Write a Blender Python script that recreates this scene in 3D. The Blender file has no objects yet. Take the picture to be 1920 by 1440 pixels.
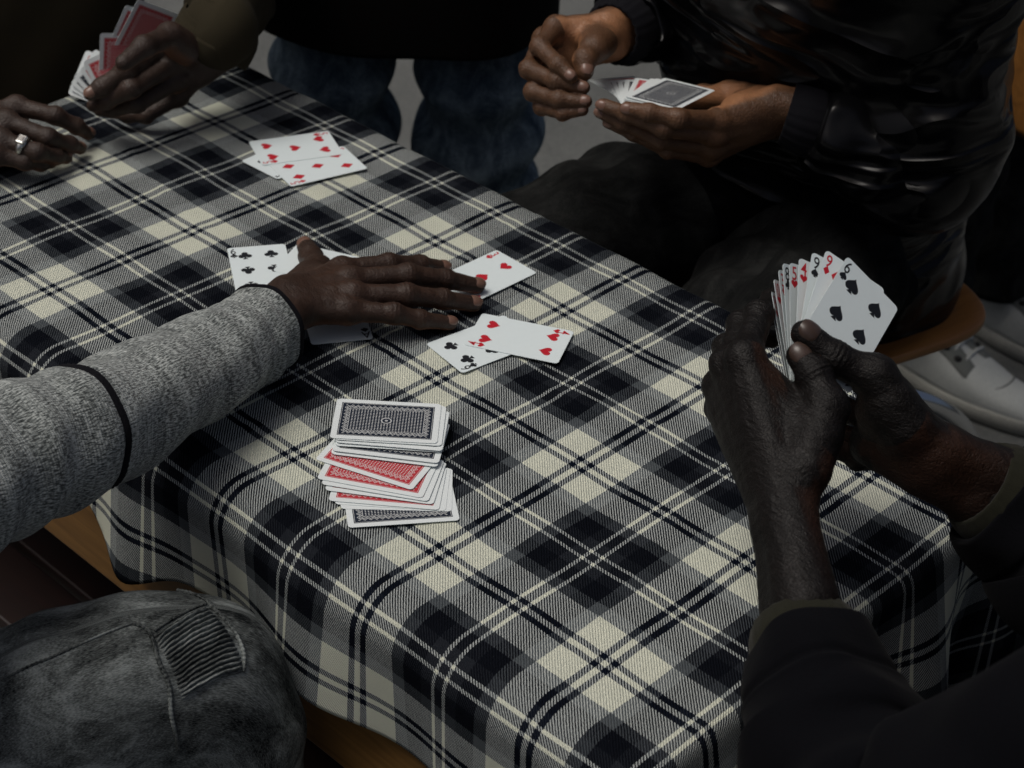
import bpy, bmesh, math, random
import numpy as np
from mathutils import Matrix, Vector

# ------------------------------------------------------------------ camera, world, sun, exposure
scn = bpy.context.scene
random.seed(7); rng = np.random.default_rng(7)
COL = scn.collection
CAM_C = np.array([0.8669, -1.0304, 0.9232])
CAM_R = np.array([[0.71846642, 0.69422126, 0.04316068],
                  [0.42057589, -0.38416503, -0.82190824],
                  [-0.55400535, 0.60866581, -0.56798240]])   # rows: right, down, forward
CAM_F = 3487.37                                              # focal length in photo pixels (1920 wide)
cam = bpy.data.cameras.new('camera'); cam_o = bpy.data.objects.new('camera', cam); COL.objects.link(cam_o)
cam.sensor_width = 36.0; cam.lens = CAM_F / 1920 * 36.0
cam.clip_start = 0.05; cam.clip_end = 500
M = Matrix.Identity(4)
for i in range(3):
    M[i][0] = CAM_R[0][i]; M[i][1] = -CAM_R[1][i]; M[i][2] = -CAM_R[2][i]; M[i][3] = CAM_C[i]
cam_o.matrix_world = M
cam.dof.use_dof = True; cam.dof.focus_distance = 1.48; cam.dof.aperture_fstop = 10.0
scn.camera = cam_o
scn.render.resolution_x = 1024; scn.render.resolution_y = 768

SUN_DIR = np.array([-0.26, -0.30, 0.92]); SUN_DIR /= np.linalg.norm(SUN_DIR)   # towards the sun
world = bpy.data.worlds.new('World'); scn.world = world; world.use_nodes = True
wn = world.node_tree.nodes; wl = world.node_tree.links
bg = wn['Background']; sky = wn.new('ShaderNodeTexSky'); sky.sky_type = 'NISHITA'; sky.sun_disc = False
sky.sun_elevation = math.asin(SUN_DIR[2]); sky.sun_rotation = math.atan2(SUN_DIR[0], SUN_DIR[1])
sky.air_density = 0.7; sky.dust_density = 8.0; sky.ozone_density = 0.6
wl.new(sky.outputs[0], bg.inputs[0]); bg.inputs[1].default_value = 0.062
sun = bpy.data.lights.new('sun', 'SUN'); sun.energy = 1.35; sun.angle = math.radians(30); sun.color = (1.0, 0.99, 0.95)
sun_o = bpy.data.objects.new('sun', sun); COL.objects.link(sun_o)
sun_o.rotation_euler = Vector(-SUN_DIR).to_track_quat('-Z', 'Y').to_euler()
scn.view_settings.view_transform = 'Standard'; scn.view_settings.look = 'None'
scn.view_settings.exposure = -0.12; scn.view_settings.gamma = 1.0
FLOOR = -0.62          # the table top is z = 0
XE0, XE1, YE0, YE1 = -0.765, 0.356, -0.330, 0.208   # table edges

def at(px, py, z=0.0):
    """point at height z above the table top along the sight line of a photo pixel"""
    d = CAM_R.T @ np.array([(px-960)/CAM_F, (py-720)/CAM_F, 1.0])
    return CAM_C + d*(z-CAM_C[2])/d[2]
def atd(px, py, dep):
    """point at a distance (metres along the view axis)"""
    d = CAM_R.T @ np.array([(px-960)/CAM_F, (py-720)/CAM_F, 1.0])
    return CAM_C + d*dep
def unit(v):
    v = np.asarray(v, float); return v/ (np.linalg.norm(v)+1e-12)
def c2w(v):   # camera-frame direction (right, down, forward) -> world direction
    return CAM_R.T @ np.asarray(v, float)

# ------------------------------------------------------------------ node expression helper
class V:
    """a float socket with arithmetic"""
    def __init__(s, nt, sock): s.nt = nt; s.s = sock
    def _m(s, op, *a):
        n = s.nt.nodes.new('ShaderNodeMath'); n.operation = op
        for i, x in enumerate((s,)+a):
            if isinstance(x, V): s.nt.links.new(x.s, n.inputs[i])
            else: n.inputs[i].default_value = x
        return V(s.nt, n.outputs[0])
    def __add__(s, o): return s._m('ADD', o)
    def __sub__(s, o): return s._m('SUBTRACT', o)
    def __mul__(s, o): return s._m('MULTIPLY', o)
    def __truediv__(s, o): return s._m('DIVIDE', o)
    __radd__ = __add__; __rmul__ = __mul__
    def gt(s, o): return s._m('GREATER_THAN', o)
    def lt(s, o): return s._m('LESS_THAN', o)
    def abs(s): return s._m('ABSOLUTE')
    def frac(s): return s._m('FRACT')
    def sin(s): return s._m('SINE')
    def max(s, o): return s._m('MAXIMUM', o)
    def min(s, o): return s._m('MINIMUM', o)
    def clamp(s): return s._m('MAXIMUM', 0.0)._m('MINIMUM', 1.0)
    def inv(s): return (s*-1.0)+1.0
    def sqrt(s): return s._m('SQRT')

class Mat:
    def __init__(s, name, base=(.5, .5, .5), rough=.8, spec=.3, metal=0.0, sheen=0.0):
        s.m = bpy.data.materials.new(name); s.m.use_nodes = True; s.nt = s.m.node_tree
        s.b = s.nt.nodes['Principled BSDF']
        s.b.inputs['Base Color'].default_value = (*base, 1); s.b.inputs['Roughness'].default_value = rough
        s.b.inputs['Specular IOR Level'].default_value = spec; s.b.inputs['Metallic'].default_value = metal
        if sheen: s.b.inputs['Sheen Weight'].default_value = sheen
    def node(s, t): return s.nt.nodes.new(t)
    def link(s, a, b): s.nt.links.new(a, b)
    def obj(s):
        t = s.node('ShaderNodeTexCoord'); return t.outputs['Object']
    def uv(s):
        t = s.node('ShaderNodeTexCoord'); return t.outputs['UV']
    def xyz(s, vec):
        n = s.node('ShaderNodeSeparateXYZ'); s.link(vec, n.inputs[0]); return [V(s.nt, o) for o in n.outputs]
    def mapv(s, vec, scale=(1, 1, 1), rot=(0, 0, 0), loc=(0, 0, 0)):
        n = s.node('ShaderNodeMapping'); s.link(vec, n.inputs[0]); n.inputs['Scale'].default_value = scale
        n.inputs['Rotation'].default_value = rot; n.inputs['Location'].default_value = loc; return n.outputs[0]
    def noise(s, vec, scale, detail=3, rough=.55, dist=0.0):
        n = s.node('ShaderNodeTexNoise'); s.link(vec, n.inputs['Vector']); n.inputs['Scale'].default_value = scale
        n.inputs['Detail'].default_value = detail; n.inputs['Roughness'].default_value = rough
        n.inputs['Distortion'].default_value = dist; return V(s.nt, n.outputs[0])
    def voro(s, vec, scale, feat='F1'):
        n = s.node('ShaderNodeTexVoronoi'); n.feature = feat; s.link(vec, n.inputs['Vector']); n.inputs['Scale'].default_value = scale
        return V(s.nt, n.outputs['Distance'])
    def ramp(s, fac, stops, interp='LINEAR'):
        n = s.node('ShaderNodeValToRGB'); n.color_ramp.interpolation = interp
        e = n.color_ramp.elements
        while len(e) < len(stops): e.new(0.5)
        for i, (p, c) in enumerate(stops):
            e[i].position = p; e[i].color = (*c, 1)
        s.link(fac.s if isinstance(fac, V) else fac, n.inputs[0]); return n.outputs[0]
    def mix(s, fac, a, b, mode='MIX'):
        n = s.node('ShaderNodeMix'); n.data_type = 'RGBA'; n.blend_type = mode
        if isinstance(fac, V): s.link(fac.s, n.inputs[0])
        else: n.inputs[0].default_value = fac
        for x, k in ((a, 6), (b, 7)):
            if isinstance(x, tuple): n.inputs[k].default_value = (*x, 1)
            else: s.link(x, n.inputs[k])
        return n.outputs[2]
    def color(s, sock): s.link(sock, s.b.inputs['Base Color']); return s
    def rough(s, v): s.link(v.s, s.b.inputs['Roughness']); return s
    def bump(s, h, strength=.5, dist=.001):
        n = s.node('ShaderNodeBump'); n.inputs['Strength'].default_value = strength; n.inputs['Distance'].default_value = dist
        s.link(h.s, n.inputs['Height'])
        if getattr(s, 'lastb', None): s.link(s.lastb, n.inputs['Normal'])
        s.lastb = n.outputs[0]; s.link(n.outputs[0], s.b.inputs['Normal']); return s

# ------------------------------------------------------------------ materials
def mk_plaid():
    m = Mat('plaid wool', rough=1.0, spec=.03)
    U, W, _ = m.xyz(m.uv())
    U0 = U; W0 = W
    fuzz = m.noise(m.mapv(m.uv(), (170, 170, 1)), 1.0, 2)
    fz = (fuzz-.5)*.008
    stops = [(0, (.020, .023, .029)), (.044, (.67, .72, .70)), (.084, (.019, .022, .028)), (.215, (.0050, .0062, .0095)),
             (.435, (.085, .098, .108)), (.58, (.67, .72, .70)), (.900, (.005, .008, .016)), (.965, (.67, .72, .70))]
    def axis(x):
        t = (((x+fz)+.5).frac()-.5).abs()*2.0
        return m.ramp(t, stops, 'CONSTANT')
    tw = ((U0*.1715+W0*.1638)*(1/.0029)+(m.noise(m.mapv(m.uv(), (60, 60, 1)), 1.0, 2)-.5)*.5)
    wv = (tw*(2*math.pi)).sin()
    mask = (wv*2.2+.5).clamp()
    ca, cb = axis(U0), axis(W0)
    dk = m.mix(1.0, ca, cb, 'DARKEN')
    c = m.mix(.36, m.mix(mask, ca, cb), dk)
    rgb = m.node('ShaderNodeRGBToBW'); m.link(dk, rgb.inputs[0])
    c = m.mix((V(m.nt, rgb.outputs[0])*1.6).clamp(), c, m.mix(1.0, c, (1.04, 1.0, .85), 'MULTIPLY'))   # yellower tint where warp and weft are both pale
    # worn, slightly uneven dye and pilling specks
    big = m.noise(m.mapv(m.uv(), (3, 3, 1)), 1.0, 4)
    fine = m.noise(m.mapv(m.uv(), (120, 120, 1)), 1.0, 3)
    c = m.mix((fine*.9+.0).clamp(), c, m.mix(1.0, c, (.84, .84, .85), 'MULTIPLY'))
    c = m.mix(((big-.45)*1.6).clamp()*.55, c, m.mix(1.0, c, (.70, .71, .72), 'MULTIPLY'))
    sp = m.voro(m.mapv(m.uv(), (24, 24, 1)), 1.0).lt(.05)
    c = m.mix(sp*.5, c, (.07, .07, .07))
    m.color(c)
    m.bump(wv*.6+fine*1.2, .65, .0013)
    return m.m
def mk_skin(name, dark, warm, rough=.48, spec=.40, crease=.38, cs=300, folds=0.0):
    m = Mat(name, rough=rough, spec=spec)
    a = m.node('ShaderNodeAttribute'); a.attribute_name = 'palm'
    pal = V(m.nt, a.outputs['Fac'])
    o = m.obj()
    n1 = m.noise(o, 60, 4); n2 = m.noise(o, 14, 3)
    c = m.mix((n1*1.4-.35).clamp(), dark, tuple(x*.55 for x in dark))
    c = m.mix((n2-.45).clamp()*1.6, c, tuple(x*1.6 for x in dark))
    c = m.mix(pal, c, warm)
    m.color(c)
    cells = m.voro(o, 620); cells2 = m.voro(m.mapv(o, (1, 1, 1), (.5, .3, .9)), cs, 'DISTANCE_TO_EDGE')
    m.rough((n1*.25+rough-.1).clamp())
    m.bump(cells*.35+(cells2*6).min(1.0)*.8+n1*.6, crease, .0009)
    if folds:   # fine transverse skin folds across the back of the hands
        w1 = m.noise(m.mapv(o, (70, 330, 330), (0, 0, -.77)), 1.0, 3, .6, .5); m.bump(w1, folds, .0022)
        w2 = m.noise(o, 38, 3); m.bump(w2, folds*.7, .004)
    m.b.inputs['Subsurface Weight'].default_value = .06
    m.b.inputs['Subsurface Radius'].default_value = (.006, .002, .001)
    return m.m
def mk_nail(name, c):
    m = Mat(name, rough=.32, spec=.5); o = m.obj(); n = m.noise(o, 90, 2)
    return m.color(m.mix(n, c, tuple(x*.62 for x in c))).m
def mk_fabric(name, base, scale=900, var=.5, rough=.9, big=6, bumps=.35, spec=.08, sheen=.02, base2=None):
    m = Mat(name, rough=rough, spec=spec, sheen=sheen); o = m.obj()
    f = m.noise(o, scale, 2); b = m.noise(o, big, 4)
    c = m.mix((b*1.6-.3).clamp(), base, base2 or tuple(x*(1-var) for x in base))
    c = m.mix((f-.35).clamp()*1.3, c, tuple(x*.5 for x in base))
    m.color(c); m.bump(f, bumps, .0012); m.bump(b, .25, .01)
    return m.m
def mk_knit():
    m = Mat('grey heather knit', rough=.95, spec=.08, sheen=.2)
    uv = m.uv()
    n1 = m.noise(m.mapv(uv, (230, 780, 1)), 1.0, 2, .6)      # short yarn dashes along the arm
    n2 = m.noise(m.mapv(uv, (420, 26, 1)), 1.0, 2, .5)        # courses round the arm
    n3 = m.noise(m.mapv(uv, (70, 9, 1)), 1.0, 3)
    st = m.xyz(uv); rows = ((st[0]*(2*math.pi/.0024)).sin()*.5+.5)
    h = n1*.85+n2*.15+(n3-.5)*.28
    c = m.ramp(h, [(.30, (.020, .024, .024)), (.43, (.085, .095, .092)), (.54, (.31, .335, .32)), (.70, (.58, .61, .59))])
    m.color(c); m.bump(n1*.8+rows*.5, .6, .0013); m.bump(n3, .25, .004)
    return m.m
def mk_denim(name, lo, hi, uvscale=(6, 3)):
    m = Mat(name, rough=.95, spec=.05); uv = m.uv()
    w = m.noise(m.mapv(uv, (uvscale[0]*3.6, uvscale[1]*9, 1)), 1.0, 7, .72, .7)
    st = m.noise(m.mapv(uv, (22, 85, 1)), 1.0, 4, .65, .2)
    f = m.noise(m.mapv(uv, (420, 1300, 1)), 1.0, 2)
    h = w*.75+st*.25+(f-.5)*.45
    c = m.ramp(h, [(.36, lo), (.50, tuple(.65*a+.35*b for a, b in zip(lo, hi))), (.64, hi)])
    m.color(c); m.bump(f, .4, .0009); m.bump(w, .4, .004)
    return m.m
def mk_wood(name, a, b, scale=(6, 90, 90), rough=.5):
    m = Mat(name, rough=rough, spec=.35); o = m.obj()
    n = m.noise(m.mapv(o, scale), 1.0, 4, .6, .8)
    f = m.noise(m.mapv(o, tuple(x*6 for x in scale)), 1.0, 2)
    m.color(m.ramp(n*.8+f*.2, [(.3, a), (.62, b)])); m.bump(f, .12, .0006)
    return m.m
def mk_back(name, ink):
    m = Mat(name, rough=.42, spec=.4)
    x, y, z = m.xyz(m.obj())
    ax, ay = x.abs(), y.abs()
    hw, hh = .0232, .0390
    dx = ax*-1.0+hw; dy = ay*-1.0+hh
    d = dx.min(dy)                                   # distance inside the printed frame
    inside = d.gt(0.0)
    line = d.gt(.0007)*d.lt(.0011)                   # thin white rule
    along = x*1.0
    # scalloped frame: triangle wave against the distance to the frame
    tri_x = ((y*(1/.0046)).frac()-.5).abs()*.0052
    tri_y = ((x*(1/.0046)).frac()-.5).abs()*.0052
    isx = dx.lt(dy)
    wave = isx*tri_x+isx.inv()*tri_y
    sc = (d-.0030-wave).abs().lt(.00038)
    sc2 = (d-.0046-wave).abs().lt(.00032)
    fr = d.gt(.0076)*d.lt(.0081)
    lat = ((x*(2*math.pi/.0042)).sin()*(y*(2*math.pi/.0050)).sin()).abs().gt(.66)*d.gt(.0084)
    lat2 = ((x+y)*(2*math.pi/.0026)).sin().gt(.75)*d.gt(.0048)*d.lt(.0076)
    r = ((x*x)+(y*y)*.8).sqrt()
    med = r.lt(.0046); ring = (r-.0036).abs().lt(.0005); star = r.lt(.0012)
    white = line.max(sc).max(sc2).max(fr).max((lat.max(lat2))*med.inv()).max(ring).max(star)
    col = m.mix(white*.74, ink, (.68, .70, .69))
    col = m.mix(inside.inv(), col, (.74, .79, .79))
    m.color(col)
    return m.m
MT = {}
MT['plaid'] = mk_plaid()
def mk_paper():
    m = Mat('card paper', rough=.42, spec=.4); n = m.noise(m.obj(), 160, 3)
    m.color(m.mix(n, (.73, .81, .82), (.69, .77, .78))); return m.m
MT['paper'] = mk_paper()
MT['back_red'] = mk_back('red card back', (.46, .035, .045))
MT['back_navy'] = mk_back('navy card back', (.012, .018, .032))
def mk_flat(name, c, **k):
    m = Mat(name, c, **k); n = m.noise(m.obj(), 300, 2); return m.color(m.mix(n, c, tuple(x*.85 for x in c))).m
MT['ink_red'] = mk_flat('red ink', (.52, .015, .03), rough=.5)
MT['ink_black'] = mk_flat('black ink', (.012, .014, .018), rough=.5)
MT['skin_e'] = mk_skin('skin brown', (.037, .0190, .0118), (.135, .060, .030), .5, .34, .26, 380, .35)
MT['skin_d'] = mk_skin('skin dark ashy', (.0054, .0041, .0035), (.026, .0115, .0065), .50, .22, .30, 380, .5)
MT['skin_c'] = mk_skin('skin brown with warm glow', (.105, .050, .024), (.30, .140, .066))  # glow of warm light on these hands is put into the skin colour
MT['skin_a'] = mk_skin('skin deep brown', (.040, .023, .016), (.13, .060, .034), .5)
MT['nail'] = mk_nail('finger nail', (.21, .115, .082))
MT['nail_d'] = mk_nail('finger nail worn', (.060, .038, .029))
MT['knit'] = mk_knit()
MT['knit_body'] = mk_fabric('grey heather jersey', (.20, .215, .205), 420, .25, base2=(.13, .14, .135))
MT['denim_seat'] = mk_fabric('grey denim seat', (.07, .078, .076), 800, .5)
MT['iris'] = mk_flat('dark brown iris', (.02, .012, .008), rough=.15)
MT['rib_black'] = mk_fabric('black rib knit', (.010, .010, .013), 700)
MT['denim_grey'] = mk_denim('washed grey denim', (.011, .0125, .013), (.27, .295, .285))
MT['denim_blue'] = mk_denim('blue denim', (.045, .072, .110), (.30, .40, .46))
MT['denim_black'] = mk_denim('black denim', (.0045, .0048, .0050), (.022, .023, .022))
MT['khaki'] = mk_fabric('olive khaki cotton', (.040, .033, .019), 1200, .45, base2=(.022, .019, .012))
MT['khaki_dark'] = mk_fabric('dark olive jacket cloth', (.075, .060, .036), 1200, .4)
MT['coat'] = mk_fabric('black brown wool coat', (.0065, .0055, .0048), 500, .4)
def mk_nylon():
    m = Mat('shiny black nylon', (.003, .003, .0035), rough=.27, spec=.20); o = m.obj()
    w = m.noise(m.mapv(o, (5, 6, 13)), 1.0, 2, .45, .8); n = m.noise(o, 22, 2)
    m.color(m.mix(n, (.003, .003, .0036), (.0045, .0045, .005)))
    rg = ((w*2.0-1.0).abs()*-1.0+1.0); rg = rg*rg*rg; m.bump(rg, .9, .018); m.bump(n, .2, .003); return m.m
MT['nylon'] = mk_nylon()
MT['fleece'] = mk_fabric('dark navy fleece', (.0022, .0024, .0038), 500, .4, sheen=.015, spec=.08)
MT['olive_rib'] = mk_fabric('olive fleece rib', (.020, .020, .013), 900, .4, sheen=.06)
MT['wood'] = mk_wood('honey wood rail', (.13, .062, .016), (.24, .125, .035))
MT['ply'] = mk_wood('varnished chair plywood', (.17, .070, .017), (.30, .135, .036), (40, 5, 40), .38)
MT['maroon'] = mk_wood('dark red stained wood', (.005, .0013, .0010), (.011, .003, .002))
MT['chrome'] = mk_flat('chrome tube', (.62, .63, .64), rough=.16, metal=1.0)
MT['rubber'] = mk_flat('dark rubber', (.015, .015, .015), rough=.8)
MT['leather'] = mk_fabric('white sneaker leather', (.50, .52, .50), 500, .12, .55, 10, .15)
MT['suede'] = mk_fabric('grey sneaker suede', (.17, .18, .17), 900, .25)
MT['sole'] = mk_fabric('off white sole rubber', (.42, .42, .38), 300, .3, .7)
MT['silver'] = mk_flat('silver', (.72, .72, .68), rough=.24, metal=1.0)
MT['teal'] = mk_fabric('teal cloth', (.02, .17, .22), 600, .3)
MT['greycloth'] = mk_fabric('pale grey cloth', (.16, .155, .14), 600, .3)
MT['hair'] = mk_fabric('black hair', (.006, .005, .005), 400, .3)
MT['eye'] = mk_flat('eye white', (.55, .52, .48), rough=.2)
MT['bag'] = mk_fabric('pale mint cloth', (.30, .42, .40), 500, .35)
def mk_ground():
    m = Mat('grey paving', rough=.9, spec=.2); o = m.obj()
    a = m.noise(o, 3.0, 6, .65); b = m.noise(o, 160, 3); s = m.voro(o, 45)
    c = m.ramp(a*.6+b*.4, [(.3, (.065, .068, .066)), (.7, (.15, .155, .148))])
    m.color(m.mix(s.lt(.08)*.6, c, (.16, .16, .15))); m.bump(b, .5, .004); return m.m
MT['ground'] = mk_ground()

# ------------------------------------------------------------------ mesh helpers
def mesh_obj(name, verts, faces, mat, parent=None, uv=None, smooth=True, attr=None, mats=None, midx=None, origin=None):
    """verts in world coordinates; parent: an object placed at its location with identity rotation"""
    verts = np.asarray(verts, float)
    off = np.zeros(3)
    p = parent
    while p is not None: off = off + np.array(p.location); p = p.parent
    loc = np.zeros(3) if origin is None else np.asarray(origin, float)-off
    me = bpy.data.meshes.new(name)
    me.from_pydata((verts-off-loc).tolist(), [], [list(map(int, f)) for f in faces] if not isinstance(faces, np.ndarray) else faces.tolist())
    if smooth: me.polygons.foreach_set('use_smooth', [True]*len(me.polygons))
    if uv is not None:
        l = me.uv_layers.new(name='UVMap'); li = np.zeros(len(me.loops), int); me.loops.foreach_get('vertex_index', li)
        l.data.foreach_set('uv', np.asarray(uv, np.float32)[li].ravel())
    if attr is not None:
        a = me.attributes.new('palm', 'FLOAT', 'POINT'); a.data.foreach_set('value', np.asarray(attr, np.float32))
    for mm in (mats or [mat]): me.materials.append(MT[mm] if isinstance(mm, str) else mm)
    if midx is not None: me.polygons.foreach_set('material_index', list(map(int, midx)))
    me.update()
    o = bpy.data.objects.new(name, me); COL.objects.link(o); o.location = loc
    if parent is not None: o.parent = parent
    return o
def tag(o, label, cat, group=None, kind=None):
    o['label'] = label; o['category'] = cat
    if group: o['group'] = group
    if kind: o['kind'] = kind
    return o
def empty(name, loc, label, cat, group=None):
    o = bpy.data.objects.new(name, None); COL.objects.link(o); o.location = tuple(loc); o.empty_display_size = .05
    return tag(o, label, cat, group)

class MB:
    def __init__(s): s.v = []; s.f = []
    def add(s, v, f):
        n = sum(len(a) for a in s.v); s.v.append(np.asarray(v, float)); s.f += [[i+n for i in q] for q in f]; return s
    def build(s, name, mat, parent=None, **k): return mesh_obj(name, np.concatenate(s.v), s.f, mat, parent, **k)
def box_bm(c, size, bev=.004, rot=None, seg=2):
    bm = bmesh.new(); bmesh.ops.create_cube(bm, size=1.0)
    bmesh.ops.scale(bm, vec=size, verts=bm.verts)
    if bev: bmesh.ops.bevel(bm, geom=bm.edges[:], offset=bev, segments=seg, affect='EDGES', profile=.5)
    v = np.array([x.co[:] for x in bm.verts]); bm.verts.index_update(); f = [[x.index for x in q.verts] for q in bm.faces]; bm.free()
    if rot is not None: v = v @ np.asarray(rot).T
    return v+np.asarray(c, float), f

def catmull(pts, n):
    P = np.asarray(pts, float); P = np.vstack([2*P[0]-P[1], P, 2*P[-1]-P[-2]])
    out = []; m = len(P)-3
    for k in range(n):
        t = k/(n-1)*m; i = min(int(t), m-1); t -= i
        p0, p1, p2, p3 = P[i:i+4]
        out.append(.5*((2*p1)+(-p0+p2)*t+(2*p0-5*p1+4*p2-p3)*t*t+(-p0+3*p1-3*p2+p3)*t**3))
    return np.array(out)
class Tube:
    """swept tube; radii per path key: r or (ra, rb); disp(s, th, S) -> radial offset"""
    def __init__(s, path, radii, n=80, seg=48, ref=(0, 0, 1), disp=None):
        s.n, s.seg = n, seg
        s.P = catmull(path, n)
        rr = np.array([(r, r) if np.isscalar(r) else r for r in radii], float)
        s.R = np.maximum(catmull(np.c_[rr, np.zeros(len(rr))], n)[:, :2], .0005)
        T = np.gradient(s.P, axis=0); T /= np.linalg.norm(T, axis=1)[:, None]; s.T = T
        A = np.zeros_like(T); a = np.asarray(ref, float)
        for i in range(n):
            a = a-T[i]*(a@T[i]); a = a/np.linalg.norm(a); A[i] = a
        s.A = A; s.B = np.cross(T, A)
        s.S = np.r_[0, np.cumsum(np.linalg.norm(np.diff(s.P, axis=0), axis=1))]; s.disp = disp
    def grid(s, extra=0.0):
        th = np.linspace(0, 2*np.pi, s.seg, endpoint=False)
        return s.pos(np.arange(s.n)[:, None]*np.ones(s.seg), np.ones((s.n, 1))*th, extra), th
    def pos(s, i, th, extra=0.0):
        i0 = np.clip(np.floor(i).astype(int), 0, s.n-2); f = (i-i0)[..., None]
        g = lambda a: a[i0]*(1-f)+a[i0+1]*f
        P, A, B, R = g(s.P), g(s.A), g(s.B), g(s.R)
        S = (g(s.S[:, None])[..., 0])
        d = extra+(s.disp(S, th, s.S[-1]) if s.disp else 0.0)
        d = np.asarray(d)
        return P+A*((R[..., 0]+d)*np.cos(th))[..., None]+B*((R[..., 1]+d)*np.sin(th))[..., None]
    def mesh(s, cap0=True, cap1=True, inner1=None, inner0=None):
        G, th = s.grid(); rings = [G[i] for i in range(s.n)]; uvs = [np.c_[np.full(s.seg, s.S[i]), th*s.R[i].mean()] for i in range(s.n)]
        def lip(i, sgn, dep):
            c = s.P[i]; out = []
            for k, (sc, dz) in enumerate(((.97, .0015), (.90, .001), (.86, -.006), (.84, -dep))):
                out.append(c+(G[i]-c)*sc+s.T[i]*sgn*dz)
            return out
        if inner1:
            for q in lip(s.n-1, 1, inner1): rings.append(q); uvs.append(uvs[s.n-1])
        if inner0:
            pre = lip(0, -1, inner0)
            for q in pre: rings.insert(0, q); uvs.insert(0, uvs[0])
        v = np.concatenate(rings); uv = np.concatenate(uvs); k = s.seg; m = len(rings)
        f = [[i*k+j, i*k+(j+1) % k, (i+1)*k+(j+1) % k, (i+1)*k+j] for i in range(m-1) for j in range(k)]
        if cap0: f.append(list(range(k))[::-1])
        if cap1: f.append([(m-1)*k+j for j in range(k)])
        return v, f, uv
def tube_obj(name, path, radii, mat, parent=None, n=80, seg=48, ref=(0, 0, 1), disp=None, **k):
    t = Tube(path, radii, n, seg, ref, disp); v, f, uv = t.mesh(**k)
    o = mesh_obj(name, v, f, mat, parent, uv=uv); return o, t

# ------------------------------------------------------------------ signed-distance modelling (hands, bodies, jackets)
def smin(a, b, k):
    h = np.clip(.5+.5*(b-a)/k, 0, 1); return b*(1-h)+a*h-k*h*(1-h)
def sd_cone(p, a, b, ra, rb):
    a = np.asarray(a, float); ba = np.asarray(b, float)-a; l2 = ba@ba+1e-12
    t = np.clip(((p-a)@ba)/l2, 0, 1)
    return np.linalg.norm(p-a-t[:, None]*ba, axis=1)-(ra+(rb-ra)*t)
def sd_ell(p, c, r, Rm=None):
    q = p-np.asarray(c, float)
    if Rm is not None: q = q @ np.asarray(Rm)
    q = q/np.asarray(r, float); l = np.linalg.norm(q, axis=1)
    return (l-1)*min(r)
def surface_nets(fn, lo, hi, h):
    lo = np.asarray(lo, float); n = np.ceil((np.asarray(hi)-lo)/h).astype(int)+1
    B = 5; nb = (n+B-1)//B; n = nb*B+1
    cg = np.stack(np.meshgrid(*[(np.arange(k)+.5)*B*h for k in nb], indexing='ij'), -1).reshape(-1, 3)+lo
    dc = np.concatenate([fn(q) for q in np.array_split(cg, max(1, len(cg)//300000))]).reshape(nb)
    near = np.abs(dc) < B*h*1.25
    D = np.where(np.repeat(np.repeat(np.repeat(dc, B, 0), B, 1), B, 2) < 0, -1.0, 1.0)
    D = np.pad(D, ((0, 1),)*3, mode='edge').astype(np.float64)
    mk = np.zeros(D.shape, bool)
    nm = np.repeat(np.repeat(np.repeat(near, B, 0), B, 1), B, 2)
    for a in (0, 1):
        for b in (0, 1):
            for c in (0, 1):
                mk[a:a+nm.shape[0], b:b+nm.shape[1], c:c+nm.shape[2]] |= nm
    idx = np.argwhere(mk); pts = idx*h+lo
    D[mk] = np.concatenate([fn(q) for q in np.array_split(pts, max(1, len(pts)//300000))])
    s = D < 0
    cor = [(i, j, k) for i in (0, 1) for j in (0, 1) for k in (0, 1)]
    sh = tuple(x-1 for x in D.shape)
    cnt = sum(s[i:i+sh[0], j:j+sh[1], k:k+sh[2]].astype(np.int8) for i, j, k in cor)
    act = (cnt > 0) & (cnt < 8); ci = np.argwhere(act)
    vals = np.stack([D[ci[:, 0]+i, ci[:, 1]+j, ci[:, 2]+k] for i, j, k in cor], 1); C = np.array(cor, float)
    acc = np.zeros((len(ci), 3)); w = np.zeros(len(ci))
    for a in range(8):
        for b in range(a+1, 8):
            if np.abs(C[a]-C[b]).sum() != 1: continue
            m = (vals[:, a] < 0) != (vals[:, b] < 0)
            t = vals[m, a]/(vals[m, a]-vals[m, b]); acc[m] += C[a]+t[:, None]*(C[b]-C[a]); w[m] += 1
    vid = -np.ones(sh, int); vid[tuple(ci.T)] = np.arange(len(ci))
    verts = (ci+acc/w[:, None])*h+lo
    faces = []
    for ax in range(3):
        o1, o2 = [(1, 2), (2, 0), (0, 1)][ax]
        e = [slice(None)]*3; e2 = [slice(None)]*3; e[ax] = slice(0, -1); e2[ax] = slice(1, None)
        ch = s[tuple(e)] != s[tuple(e2)]
        p = np.argwhere(ch)
        p = p[(p[:, o1] > 0) & (p[:, o2] > 0) & (p[:, o1] < sh[o1]) & (p[:, o2] < sh[o2])]
        d1 = np.zeros(3, int); d1[o1] = 1; d2 = np.zeros(3, int); d2[o2] = 1
        q = np.stack([vid[tuple((p-d1-d2).T)], vid[tuple((p-d2).T)], vid[tuple(p.T)], vid[tuple((p-d1).T)]], 1)
        flip = ~s[tuple(p.T)]
        q[flip] = q[flip][:, ::-1]
        faces.append(q)
    F = np.concatenate(faces); F = F[(F >= 0).all(1)]
    return verts, F
def vnormals(v, f):
    n = np.zeros_like(v); a = np.cross(v[f[:, 2]]-v[f[:, 0]], v[f[:, 3]]-v[f[:, 1]])
    for k in range(4): np.add.at(n, f[:, k], a)
    return n/(np.linalg.norm(n, axis=1)[:, None]+1e-12)
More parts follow.
